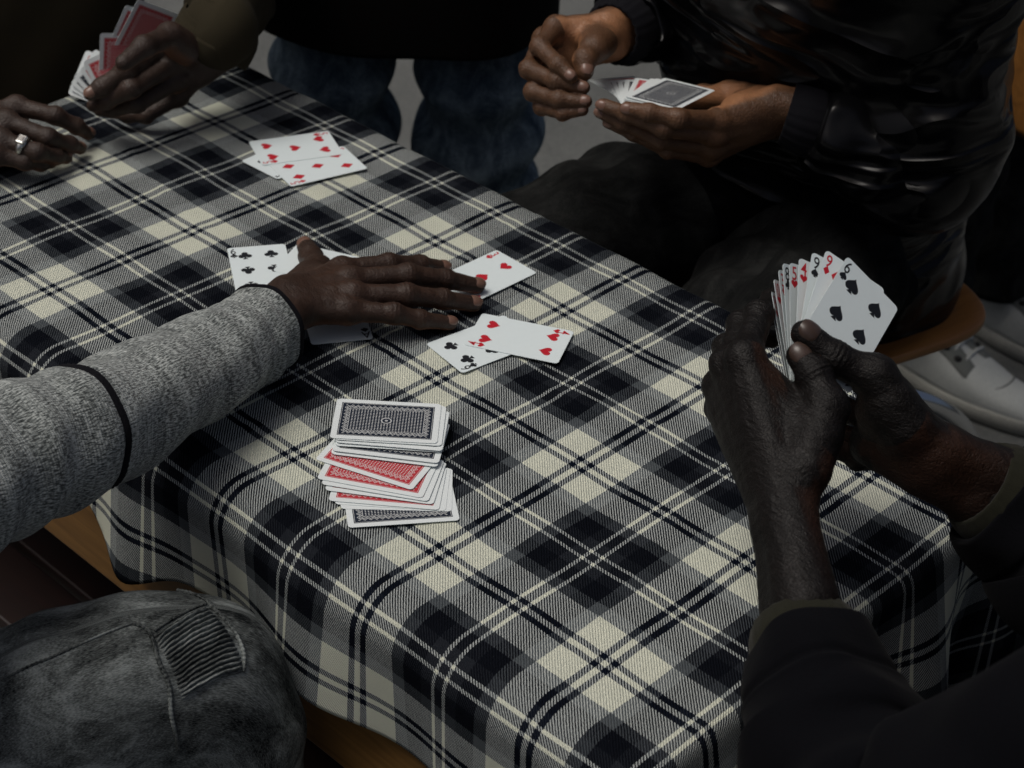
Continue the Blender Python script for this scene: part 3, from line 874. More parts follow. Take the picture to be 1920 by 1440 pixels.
for i, (p, d, lz, wz, bk) in enumerate(FC):
    lab = (f'{bk} backed card in the fan held by person in shiny black jacket' if i else 'frontmost navy backed card of the fan held by person in shiny jacket')
    if bk == 'red': lab = 'red backed card at the pinched end of the fan over black jeans' if i > 5 else 'single red backed card showing midway in the navy backed fan'
    fan_card(p[0], p[1], DC+.0011*i, d, lz, wz, lab, None, bk, True, plane=NC, group='navy backed cards in the fan over black jeans' if (bk == 'navy' and i) else None)
# red-backed fan, person in the olive jacket
DA = 2.02
FA = [((259, -2), (-.53, .85), .28, .74, 'red'), ((236, 9), (-.47, .88), .28, .72, 'red'), ((188, 62), (-.10, .995), .28, .60, 'red'),
      ((155, 116), (.42, .91), .24, .50, 'red'), ((149, 129), (.52, .85), .22, .46, 'red'), ((137, 144), (.66, .75), .20, .42, 'navy'),
      ((132, 156), (.76, .65), .18, .38, 'navy'), ((129, 166), (.86, .51), .15, .34, 'navy'), ((127, 176), (.94, .34), .12, .30, 'red')]
for i, (p, d, lz, wz, bk) in enumerate(FA):
    lab = 'red backed card in the fan held by person in olive jacket' if bk == 'red' else 'navy backed card low in the fan held by person in olive jacket'
    if i == 0: lab = 'frontmost red backed card raised above the fist in olive cuff'
    fan_card(p[0], p[1], DA+.0013*i, d, lz, wz, lab, None, bk, True, group=None if i == 0 else f'{bk} backed cards in the fan of the olive jacket person')
# ------------------------------------------------------------------ chairs
def tube_path(mb, pts, r, n=40, seg=12):
    t = Tube(pts, [r]*len(pts), n, seg, ref=(.31, .17, .94)); v, f, _ = t.mesh(); mb.add(v, f)
def chair(c, f, label, group):
    """school style plywood chair, seat centre c (on the seat top), facing f"""
    f = unit([f[0], f[1], 0]); r = np.array([f[1], -f[0], 0]); up = np.array([0, 0, 1.]); c = np.asarray(c, float)
    o = empty('chair', (c[0], c[1], FLOOR), label, 'chair', group)
    W = lambda a, b, h: c+f*a+r*b+up*h
    # seat: rounded plywood shell with a curved-down front
    n, m = 26, 26; top = []; uvq = []
    for i in range(n):
        for j in range(m):
            a = -1+2*i/(n-1); b = -1+2*j/(m-1)
            # superellipse square to disc mapping
            k = max(abs(a), abs(b)); q = (abs(a)**5+abs(b)**5)**(1/5) or 1
            a2, b2 = (a*k/q, b*k/q) if q else (0, 0)
            h = -.006*(1-b2*b2)*(1-a2*a2)+.0-.016*max(0, a2-.55)**2/.2
            top.append(W(a2*.195, b2*.198, h))
    idx = lambda i, j: i*m+j
    fs = [[idx(i, j), idx(i, j+1), idx(i+1, j+1), idx(i+1, j)] for i in range(n-1) for j in range(m-1)]
    s = mesh_obj('seat', top, fs, 'ply', o); md = s.modifiers.new('thick', 'SOLIDIFY'); md.thickness = .011; md.offset = -1
    bv = s.modifiers.new('round', 'BEVEL'); bv.width = .003; bv.segments = 2; bv.limit_method = 'ANGLE'
    for a, b in ((-.10, .11), (-.10, -.11), (.10, .11), (.10, -.11)):
        v, ff = surface_nets(lambda p: sd_ell(p, W(a, b, -.001), (.006, .006, .0035)), W(a, b, 0)-.012, W(a, b, 0)+.012, .0016)
        mesh_obj('rivet', v, ff, 'chrome', s)
    bk = []
    for i in range(n):
        for j in range(m):
            a = -1+2*i/(n-1); b = -1+2*j/(m-1); k = max(abs(a), abs(b)); q = (abs(a)**5+abs(b)**5)**(1/5) or 1
            a2, b2 = (a*k/q, b*k/q)
            bk.append(W(-.21-.035*(a2*.5+.5)+.028*b2*b2-.02, b2*.195, .285+a2*.10))
    b_ = mesh_obj('backrest', bk, fs, 'ply', o); md = b_.modifiers.new('thick', 'SOLIDIFY'); md.thickness = .011; md.offset = 0
    for sg in (-1, 1):
        mb = MB(); hgt = c[2]-FLOOR
        tube_path(mb, [W(.16, sg*.20, -hgt+.004), W(.165, sg*.185, -hgt*.55), W(.16, sg*.165, -.06), W(.10, sg*.158, -.026), W(.02, sg*.17, -.045),
                       W(-.09, sg*.19, -.085), W(-.155, sg*.20, -.145), W(-.185, sg*.20, -.22), W(-.20, sg*.20, -hgt+.004)], .0105, 70)
        fr = mb.build('leg_frame', 'chrome', o)
        for a in (.16, -.20):
            mb = MB(); tube_path(mb, [W(a, sg*.20, -hgt+.001), W(a, sg*.2, -hgt+.012), W(a, sg*.198, -hgt+.024)], .0135, 6); mb.build('foot_cap', 'rubber', fr)
        mb = MB(); tube_path(mb, [W(-.05, sg*.06, -.022), W(-.15, sg*.06, -.02), W(-.215, sg*.06, .06), W(-.243, sg*.06, .22), W(-.266, sg*.06, .34)], .0105, 40)
        mb.build('back_tube', 'rubber', o)
    mb = MB(); tube_path(mb, [W(0, -.16, -.03), W(.0, 0, -.03), W(0, .16, -.03)], .009, 6); mb.build('cross_bar', 'chrome', o)
    return o

def finger(pts, r): return ([np.asarray(p, float) for p in pts], list(r))
RI = (.0100, .0090, .0080, .0068); RP = (.0090, .0078, .0068, .0058); RT = (.0150, .0125, .0112, .0088)

# ------------------------------------------------------------------ sneakers
def shoe(heel, f, parent, L=.285, mat='leather', sole='sole'):
    """low lace-up sneaker: ankle over 'heel', pointing along f, on the ground"""
    f = unit([f[0], f[1], 0]); r = np.array([f[1], -f[0], 0]); up = np.array([0, 0, 1.]); h0 = heel-f*.06
    Q = lambda a, b, h: h0+f*a+r*b+up*h
    n, m = 46, 40; v = []
    def prof(a):
        w = .030+.016*math.sin(min(1, a/.75)*math.pi*.62)**1.2
        w *= math.sqrt(max(0., 1-((a-.5)/.5)**2*(1 if a > .5 else .92)))**(.55) if 0 < a < 1 else .02
        hh = np.interp(a, [0, .08, .22, .36, .52, .72, .9, 1], [.060, .092, .096, .100, .078, .056, .046, .022])
        return w, float(hh)
    for i in range(n):
        a = .004+.992*i/(n-1); w, hh = prof(a)
        for j in range(m):
            th = math.pi*j/(m-1); cs, sn = math.cos(th), math.sin(th)
            b = w*np.sign(cs)*abs(cs)**.75; top = .022+(hh-.022)*sn**.62
            v.append(Q(a*L, b+.006*math.sin(a*3), top))
    fs = [[i*m+j, i*m+j+1, (i+1)*m+j+1, (i+1)*m+j] for i in range(n-1) for j in range(m-1)]
    fs += [[i*m, (i+1)*m, (i+1)*m+m-1, i*m+m-1] for i in range(n-1)]
    s = mesh_obj('sneaker', v, fs, mat, parent)
    # sole slab
    v = []; k = 64
    for z0 in (0.0, .004, .024, .027):
        g = {0.0: .95, .004: 1.06, .024: 1.08, .027: 1.0}[z0]
        for q in range(k):
            t = 2*math.pi*q/k; a = .5-.5*math.cos(t); w, _ = prof(min(.996, max(.004, a))); sg = 1 if t < math.pi else -1
            v.append(Q((a-.5)*L*(1+(g-1)*.4)+.5*L, sg*w*g+.006*math.sin(a*3), z0+.0005))
    fs = [[l*k+q, l*k+(q+1) % k, (l+1)*k+(q+1) % k, (l+1)*k+q] for l in range(3) for q in range(k)]+[list(range(k))[::-1], [3*k+q for q in range(k)]]
    mesh_obj('sole', v, fs, sole, s)
    # eyestay panels, eyelets, laces, tongue, toe seam
    for sg in (-1, 1):
        v = []; fs = []
        nn, mm = 14, 9
        for i in range(nn):
            a = .30+.30*i/(nn-1); w, hh = prof(a)
            for j in range(mm):
                t = .16+.27*j/(mm-1)+.06*math.sin(math.pi*i/(nn-1)); th = math.pi*(.5-sg*(.5-t)*.9); cs, sn = math.cos(th), math.sin(th)
                e = .0022 if 0 < i < nn-1 and 0 < j < mm-1 else -.001
                v.append(Q(a*L, w*np.sign(cs)*abs(cs)**.75*1.01+.006*math.sin(a*3)+e*cs, .022+(hh-.022)*sn**.62+e*sn))
        fs = [[i*mm+j, i*mm+j+1, (i+1)*mm+j+1, (i+1)*mm+j] for i in range(nn-1) for j in range(mm-1)]
        mesh_obj('eyestay', v, fs, 'suede', s)
        for i in range(3):
            a = .36+.075*i; w, hh = prof(a); th = math.pi*(.5-sg*.16); cs, sn = math.cos(th), math.sin(th)
            c = Q(a*L, w*np.sign(cs)*abs(cs)**.75+.006*math.sin(a*3), .022+(hh-.022)*sn**.62+.002)
            vv, ff = surface_nets(lambda p: sd_ell(p, c, (.0062, .0062, .0042)), c-.012, c+.012, .002); mesh_obj('eyelet', vv, ff, 'rubber', s)
    for i in range(4):
        a = .33+.07*i; w, hh = prof(a); mb = MB()
        tube_path(mb, [Q(a*L, w*x, hh+.003-.012*abs(x)**2*1.5) for x in (-.55, -.3, 0, .3, .55)], .0028, 14, 8); mb.build('lace', mat, s)
    a = .66; mb = MB(); pts = []
    for t in np.linspace(.08, .92, 11):
        aa = .60+.16*math.sin(math.pi*t); w, hh = prof(aa); cs, sn = math.cos(math.pi*t), math.sin(math.pi*t)
        pts.append(Q(aa*L, w*np.sign(cs)*abs(cs)**.75, .022+(hh-.022)*sn**.62+.0004))
    tube_path(mb, pts, .0013, 40, 6); mb.build('toe_seam', 'suede', s)
    return s
def rest_hand(w, d, n, side, scale=1.0):
    """relaxed hanging hand: wrist w, direction d, back-of-hand normal n, side = direction of the thumb"""
    w = np.asarray(w, float); d = unit(d); n = unit(np.asarray(n)-d*(np.asarray(n)@d)); s = np.cross(d, n); s = s if s@np.asarray(side) > 0 else -s
    q = lambda a, b, h: w+d*a+s*b+n*h
    def fin(b, L, r): return finger([q(.085*L, b, 0), q(.085*L+.036*L, b*1.05, -.006), q(.085*L+.052*L, b*1.05, -.022), q(.085*L+.056*L, b, -.040)], r)
    return Hand({'index': fin(.028, 1.0, RI), 'middle': fin(.008, 1.06, RI), 'ring': fin(-.012, 1.02, RI), 'pinky': fin(-.030, .9, RP),
                 'thumb': finger([q(.025, .022, -.006), q(.060, .042, -.016), q(.088, .046, -.024), q(.110, .044, -.030)], RT)}, w, w-d*.06, n)
# ------------------------------------------------------------------ person in the grey knit sweater (arm across the table)
def person_e():
    P = Person('person in grey knit sweater and ribbed jeans reaching a flat hand over the cards', (-.13, -.86, FLOOR), 'skin_e')
    z = lambda x, y, h: at(x, y, h)
    wrist = z(548, 566, .036)
    fore = z(484, 620, .045)
    RE = (.0112, .0103, .0091, .0077)
    fg = {'index': finger([z(640, 508, .034), z(728, 497, .030), z(787, 498, .019), z(831, 503, .0085)], RE),
          'middle': finger([z(655, 526, .037), z(765, 516, .034), z(835, 524, .021), z(895, 536, .0085)], RE),
          'ring': finger([z(662, 554, .036), z(762, 553, .033), z(829, 561, .020), z(889, 570, .0085)], (.0110, .0100, .0089, .0076)),
          'pinky': finger([z(652, 583, .031), z(738, 588, .027), z(787, 599, .017), z(844, 606, .0075)], (.0102, .0091, .0080, .0068)),
          'thumb': finger([z(562, 535, .027), z(597, 506, .022), z(583, 482, .014), z(574, 462, .0095)], (.0145, .0120, .0108, .0092))}
    H = Hand(fg, wrist, fore, (0, 0, 1), wr=.0205, wide=.0115, fr=.019)
    H.orient('thumb', c2w((-.35, -.55, -.75)))
    for k in ('index', 'middle', 'ring', 'pinky'): H.orient(k, c2w((.0, -.60, -.80)))
    P.hand(H, .00100)
    f = unit([.15, 1, 0])
    J = dict(pelvis=(-.13, -.90, -.10), belly=(-.13, -.89, .06), chest=(-.13, -.86, .24), neck=(-.13, -.84, .37), head=(-.12, -.82, .52), face=(.2, 1, -.3),
             shl=(-.32, -.84, .28), shr=(.05, -.82, .28), ell=(-.43, -.92, .08), wrl=(-.33, -.74, .0), elr=(-.115, -.565, .09), wrr=tuple(fore),
             hil=(-.24, -.86, -.12), hir=(-.04, -.86, -.12), knl=(-.34, -.50, -.12), knr=(-.016, -.43, -.095), anl=(-.36, -.52, -.53), anr=(.0, -.455, -.53))
    P.frame(J)
    o = np.array((-.33, -.74, .0)); q = lambda x, y, h: o+np.array((x, y, h))
    lh = Hand({'index': finger([q(.025, .085, -.004), q(.03, .125, -.01), q(.032, .148, -.022), q(.032, .16, -.035)], RI), 'middle': finger([q(.004, .09, .0), q(.005, .135, -.008), q(.005, .16, -.022), q(.005, .172, -.036)], RI),
               'ring': finger([q(-.016, .086, -.003), q(-.02, .128, -.012), q(-.021, .152, -.026), q(-.021, .164, -.04)], RI), 'pinky': finger([q(-.034, .076, -.01), q(-.042, .11, -.022), q(-.044, .13, -.034), q(-.044, .14, -.046)], RP),
               'thumb': finger([q(.02, .03, -.006), q(.045, .065, -.012), q(.055, .095, -.022), q(.06, .115, -.034)], RT)}, o, o+np.array((-.03, -.06, .02)), (0, 0, 1))
    P.hand(lh, .002)
    P.finish()
    # sweater: sleeve with folds + body
    def disp(S, th, L):
        r = L-S      # distance from the cuff
        d = .0030*np.exp(-r/.05)*np.sin(r*2*np.pi/.026+1.6*np.sin(th+.5))*(1-np.exp(-r/.012))
        d = d+.0022*np.sin(r*2*np.pi/.085+2.2*np.sin(th*1.0+1.0)+.6)*np.exp(-((r-.17)/.16)**2)
        d = d+.0035*np.exp(-((r-.265)/.035)**2)*np.sin(th*2+.7)+.0030*np.sin(r*2*np.pi/.05+1.5*np.cos(th))*np.exp(-((r-.33)/.06)**2)
        d = d+.0022*np.exp(-((r-.245)/.004)**2)*-1
        d = d+.0012*np.sin(th*3+r*30)+.0007*np.sin(th*7-r*55)
        return d
    path = [(.02, -.83, .27), (-.035, -.70, .18), z(-260, 985, .115), z(0, 868, .092), z(130, 818, .079), z(262, 752, .065), z(400, 676, .053), z(462, 637, .046), z(500, 611, .043)]
    rad = [.075, .070, .063, .0565, .052, .047, .0415, .039, .0375]
    sw = empty_part = None
    t = Tube(path, rad, 200, 96, disp=disp); v, ff, uv = t.mesh(inner1=.03, cap0=True, cap1=False)
    sw = mesh_obj('sweater', v, ff, 'knit', P.o, uv=uv)
    # black cuff binding and flat-lock seam ring
    def ring(name, i0, i1, ex, mat, n=7, wig=0):
        ii = np.linspace(i0, i1, n); th = np.linspace(0, 2*np.pi, 128, endpoint=False)
        prof = ex*np.sin(np.linspace(0, np.pi, n))**.5
        G = np.array([t.pos(np.full(128, a), th, prof[k]+(wig*np.sin(th*70)*np.sin(np.pi*k/(n-1)) if wig else 0)) for k, a in enumerate(ii)])
        f_ = [[k*128+j, k*128+(j+1) % 128, (k+1)*128+(j+1) % 128, (k+1)*128+j] for k in range(n-1) for j in range(128)]
        return mesh_obj(name, G.reshape(-1, 3), f_, mat, sw)
    ring('cuff_band', 195.3, 198.95, .0026, 'rib_black', 9)
    Ltot = t.S[-1]; k0 = float(np.interp(Ltot-.243, t.S, np.arange(200)))
    ring('sleeve_seam', k0-.9, k0+.9, .0022, 'rib_black', 7, .0006)
    garment('sweater_body', [((-.13, -.90, -.08), (-.13, -.86, .22), .145, .14), ((-.13, -.86, .22), (-.13, -.85, .33), .13, .08), ((-.32, -.84, .27), (-.13, -.86, .25), .072, .11), ((.05, -.82, .27), (-.13, -.86, .25), .074, .11),
            ((-.32, -.84, .27), (-.43, -.92, .08), .062, .055), ((-.43, -.92, .08), (-.345, -.77, .01), .055, .042)], 'knit_body', sw, .008, .006)
    # ribbed-knee jeans
    def dj(S, th, L):
        d = .0030*np.sin(S*2*np.pi/.07+2.0*np.sin(th+.3)+.4)*np.exp(-((S-.60)/.12)**2)
        d = d+.0035*np.sin(th*2+S*22)*np.exp(-((S-.62)/.10)**2)+.0022*np.sin(S*2*np.pi/.055+1.4*np.sin(2*th+1))*np.exp(-((S-.33)/.12)**2)
        return d+.0016*np.sin(th*3+S*16)+.0009*np.sin(th*5-S*33)
    hipr = [(-.10, -.90, -.10), (-.085, -.74, -.100), (-.058, -.575, -.088), (-.028, -.475, -.078), (-.010, -.418, -.098), (-.004, -.40, -.165), (.012, -.42, -.32), (.0, -.455, -.47), (0, -.46, -.55)]
    rr = [.098, .088, .079, .0735, .0715, .068, .066, .062, .062]
    jt = Tube(hipr, rr, 190, 96, disp=dj); v, ff, uv = jt.mesh(inner1=.02, cap1=False)
    tr = mesh_obj('jeans', v, ff, 'denim_grey', P.o, uv=uv)
    tube_obj('jeans_leg', [(-.18, -.90, -.10), (-.26, -.74, -.10), (-.33, -.55, -.11), (-.345, -.50, -.17), (-.35, -.52, -.33), (-.36, -.53, -.55)], [.098, .088, .078, .072, .066, .062], 'denim_grey', tr, 80, 40, disp=lambda S, th, L: .003*np.sin(S*50+2*np.sin(th)), inner1=.02, cap1=False)
    garment('jeans_seat', [((-.10, -.90, -.09), (-.19, -.90, -.09), .115, .115), ((-.10, -.90, -.09), (-.095, -.80, -.09), .11, .092), ((-.19, -.90, -.09), (-.22, -.82, -.09), .11, .092)], 'denim_seat', tr, .009, .005)
    for an_ in ((0, -.46, FLOOR), (-.36, -.53, FLOOR)): shoe(np.array(an_), (.1, 1, 0), P.o, mat='rib_black', sole='rubber')
    P.jt = jt
    # find the tube parameters of the knee panel from where it shows
    G, th = jt.grid(); q = (G-CAM_C) @ CAM_R.T
    PX = np.stack([960+CAM_F*q[..., 0]/q[..., 2], 720+CAM_F*q[..., 1]/q[..., 2]], -1)
    dd, tt = np.gradient(G, axis=0), np.gradient(G, axis=1); nn = np.cross(dd, tt); vis = (nn*(CAM_C-G)).sum(-1)
    if (nn*(G-jt.P[:, None])).sum() < 0: vis = -vis
    def par(px, py):
        e = np.hypot(PX[..., 0]-px, PX[..., 1]-py)+np.where(vis > 0, 0, 1e5); i, j = np.unravel_index(np.argmin(e), e.shape); return float(i), float(th[j])
    TL, TR, BR, BL = par(280, 1192), par(385, 1136), par(462, 1268), par(335, 1315)
    un = lambda a, ref: a+2*np.pi*np.round((ref-a)/(2*np.pi))
    TR, BR, BL = [(x[0], un(x[1], TL[1])) for x in (TR, BR, BL)]
    nr = 17; nu, nv = 40, nr*8+1; g = np.zeros((nu, nv, 3)); uvp = np.zeros((nu, nv, 2))
    for a in range(nu):
        for b in range(nv):
            s_, t_ = a/(nu-1), b/(nv-1)
            i = (TL[0]*(1-s_)+TR[0]*s_)*(1-t_)+(BL[0]*(1-s_)+BR[0]*s_)*t_
            w = (TL[1]*(1-s_)+TR[1]*s_)*(1-t_)+(BL[1]*(1-s_)+BR[1]*s_)*t_
            w += .004*math.sin(s_*15+t_*9)+.003*math.sin(s_*33+t_*43)
            rib = abs(math.sin(math.pi*t_*nr))**.6; ed = min(1, s_*8, (1-s_)*8, t_*14, (1-t_)*14)
            g[a, b] = jt.pos(np.array([i]), np.array([w]), -.0015+ed*(.0010+.0046*rib))[0]; uvp[a, b] = (i*.004, t_*.09)
    ff = [[a*nv+b, (a+1)*nv+b, (a+1)*nv+b+1, a*nv+b+1] for a in range(nu-1) for b in range(nv-1)]
    mesh_obj('ribbed_panel', g.reshape(-1, 3), ff, 'denim_grey', tr, uv=uvp.reshape(-1, 2))
    def seam(name, pts, r=.0019, n=60):
        pr_ = [par(*p) for p in pts]; pr_ = [(x[0], un(x[1], pr_[0][1])) for x in pr_]
        c = catmull([(a, b, 0) for a, b in pr_], n); w = np.array([jt.pos(np.array([a]), np.array([b]), .0006)[0] for a, b, _ in c])
        tt_ = Tube(w, [r]*len(w), n*2, 10, ref=(.3, .2, .93), disp=lambda S, th, L: .0003*np.sin(S*2*np.pi/.0035)); v, f_, uv_ = tt_.mesh(); mesh_obj(name, v, f_, 'denim_grey', tr, uv=uv_)
    seam('seam', [(250, 1166), (275, 1190), (300, 1235), (316, 1290), (325, 1345), (337, 1400)], .0017)
    seam('seam', [(335, 1100), (375, 1118), (410, 1150), (445, 1190), (460, 1230), (458, 1262)], .0017)
    seam('seam', [(5, 1272), (80, 1240), (160, 1204), (245, 1168)], .0010)
    seam('seam', [(285, 1182), (330, 1160), (385, 1136)], .0012)
    return P
PE = person_e()
chair((-.13, -.92, -.185), (.15, 1, 0), 'plywood chair under the person in grey knit sweater', 'plywood chairs round the table')

# ------------------------------------------------------------------ person with the face-up fan (dark fleece sleeves)
def person_d():
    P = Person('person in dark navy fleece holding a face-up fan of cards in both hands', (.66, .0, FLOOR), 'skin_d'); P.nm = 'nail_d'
    d = atd
    wl, fl = d(1470, 975, 1.275), d(1500, 1150, 1.238)
    fg = {'index': finger([d(1396, 672, 1.315), d(1424, 592, 1.352), d(1450, 566, 1.385), d(1478, 580, 1.395)], (.0118, .0102, .0090, .0075)),
          'middle': finger([d(1366, 684, 1.335), d(1390, 610, 1.375), d(1432, 585, 1.395), d(1470, 595, 1.395)], (.0115, .0100, .0088, .0074)),
          'ring': finger([d(1352, 722, 1.355), d(1362, 652, 1.40), d(1408, 628, 1.415), d(1448, 636, 1.41)], (.0108, .0095, .0085, .0072)),
          'pinky': finger([d(1353, 765, 1.365), d(1358, 705, 1.405), d(1398, 684, 1.415), d(1436, 690, 1.41)], (.0098, .0085, .0075, .0064)),
          'thumb': finger([d(1512, 880, 1.275), d(1552, 765, 1.290), d(1527, 702, 1.300), d(1499, 667, 1.305)], (.0165, .0138, .0122, .0098))}
    H = Hand(fg, wl, fl, c2w((-.55, -.15, -.82)), wr=.0225, wide=.0105, fr=.0265)
    H.cr = 1.5
    H.palm.append((d(1440, 800, 1.318), d(1470, 900, 1.295), .026, .023)); H.palm.append((d(1415, 730, 1.325), d(1500, 800, 1.302), .021, .020))
    H.palm.append((d(1395, 760, 1.345), d(1440, 860, 1.315), .024, .022))
    H.orient('thumb', c2w((-.1, -.35, -.93))); 
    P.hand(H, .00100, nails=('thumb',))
    wr_, fr_ = d(1768, 872, 1.335), d(1865, 922, 1.347)
    fg = {'thumb': finger([d(1700, 800, 1.315), d(1640, 706, 1.312), d(1563, 672, 1.308), d(1509, 626, 1.306)], (.0170, .0142, .0120, .0102)),
          'index': finger([d(1650, 745, 1.365), d(1595, 700, 1.40), d(1560, 680, 1.405), d(1530, 690, 1.40)], RI),
          'middle': finger([d(1645, 790, 1.375), d(1585, 770, 1.40), d(1550, 750, 1.40), d(1520, 745, 1.39)], RI),
          'ring': finger([d(1650, 828, 1.37), d(1590, 825, 1.385), d(1556, 805, 1.385), d(1525, 795, 1.375)], RI),
          'pinky': finger([d(1665, 858, 1.36), d(1608, 860, 1.365), d(1578, 842, 1.365), d(1550, 828, 1.36)], RP)}
    H2 = Hand(fg, wr_, fr_, c2w((.5, .1, .85)), wr=.0205, wide=.0105, fr=.025, tend=.2)
    H2.cr = 1.5
    H2.palm.append((d(1660, 770, 1.325), d(1740, 850, 1.33), .021, .021)); H2.palm.append((d(1640, 830, 1.345), d(1720, 870, 1.34), .018, .019))
    H2.orient('thumb', c2w((.25, -.45, -.86)))
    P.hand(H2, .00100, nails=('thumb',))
    J = dict(pelvis=(.68, .0, -.10), belly=(.67, .0, .06), chest=(.655, .0, .24), neck=(.64, .0, .37), head=(.63, 0, .52), face=(-1, -.1, -.35),
             shl=(.65, -.19, .27), shr=(.65, .19, .27), ell=(.53, -.315, .06), wrl=tuple(fl), elr=(.60, .15, .01), wrr=tuple(fr_),
             hil=(.66, -.10, -.12), hir=(.66, .10, -.12), knl=(.42, -.13, -.24), knr=(.42, .13, -.24), anl=(.50, -.13, -.54), anr=(.5, .13, -.54))
    P.frame(J); P.finish()
    jk = garment('jacket', [((.68, 0, -.12), (.655, 0, .22), .14, .145), ((.655, 0, .22), (.645, 0, .33), .13, .075), ((.65, -.19, .26), (.655, 0, .24), .075, .11), ((.65, .19, .26), (.655, 0, .24), .075, .11)], 'fleece', P.o, .008, .008)
    def ds(S, th, L):
        r = L-S
        return (.0065*np.sin(r*2*np.pi/.070+1.8*np.sin(th+.6))*np.exp(-((r-.13)/.08)**2)+.0038*np.sin(th*2+r*30)+.0022*np.sin(th*5-r*44)+.0028*np.abs(np.sin(th*1.5+r*38))*np.clip(r/.05, 0, 1)
                -.0030*np.exp(-((r-.038)/.003)**2)+.0012*np.exp(-((r-.044)/.002)**2))
    def sleeve(path, rad, nm):
        t = Tube(path, rad, 120, 72, disp=ds); v, ff, uv = t.mesh(inner1=.03, cap1=False); s = mesh_obj(nm, v, ff, 'fleece', jk, uv=uv); return s, t
    sleeve([(.65, -.18, .26), (.60, -.26, .17), (.545, -.312, .095), d(1600, 1470, 1.14), d(1572, 1395, 1.168), d(1540, 1300, 1.197), d(1517, 1228, 1.220)], [.07, .066, .062, .0595, .0575, .052, .0455], 'sleeve')
    sleeve([(.65, .18, .26), (.66, .20, .13), (.63, .17, .04), d(2080, 1090, 1.35), d(1990, 1020, 1.35), d(1915, 965, 1.352), d(1868, 927, 1.35)], [.07, .064, .062, .062, .058, .050, .044], 'sleeve')
    for pa in ([d(1520, 1240, 1.216), d(1512, 1205, 1.226), d(1505, 1178, 1.2345)], [d(1876, 932, 1.352), d(1856, 920, 1.350), d(1838, 908, 1.348)]):
        t = Tube(pa, [.0395, .0385, .0350], 24, 72, disp=lambda S, th, L: -.0004*np.cos(th*3)+.0004*np.sin(th*23)); v, ff, uv = t.mesh(inner1=.02, cap1=False); mesh_obj('cuff_lining', v, ff, 'olive_rib', jk, uv=uv)
    for sg in (-1, 1):
        tube_obj('trouser_leg', [(.70, sg*.09, -.12), (.58, sg*.11, -.13), (.47, sg*.125, -.21), (.435, sg*.13, -.27), (.46, sg*.13, -.40), (.5, sg*.13, -.56)], [.095, .088, .078, .072, .064, .06], 'denim_black', P.o, 60, 40, disp=lambda S, th, L: .003*np.sin(S*50+2*np.sin(th)), cap1=False, inner1=.02)
        shoe(np.array((.5, sg*.13, FLOOR)), (-1, 0, 0), P.o, mat='rib_black', sole='rubber')
    return P
PD = person_d()
chair((.70, .0, -.20), (-1, 0, 0), 'plywood chair under the person in dark navy fleece', 'plywood chairs round the table')

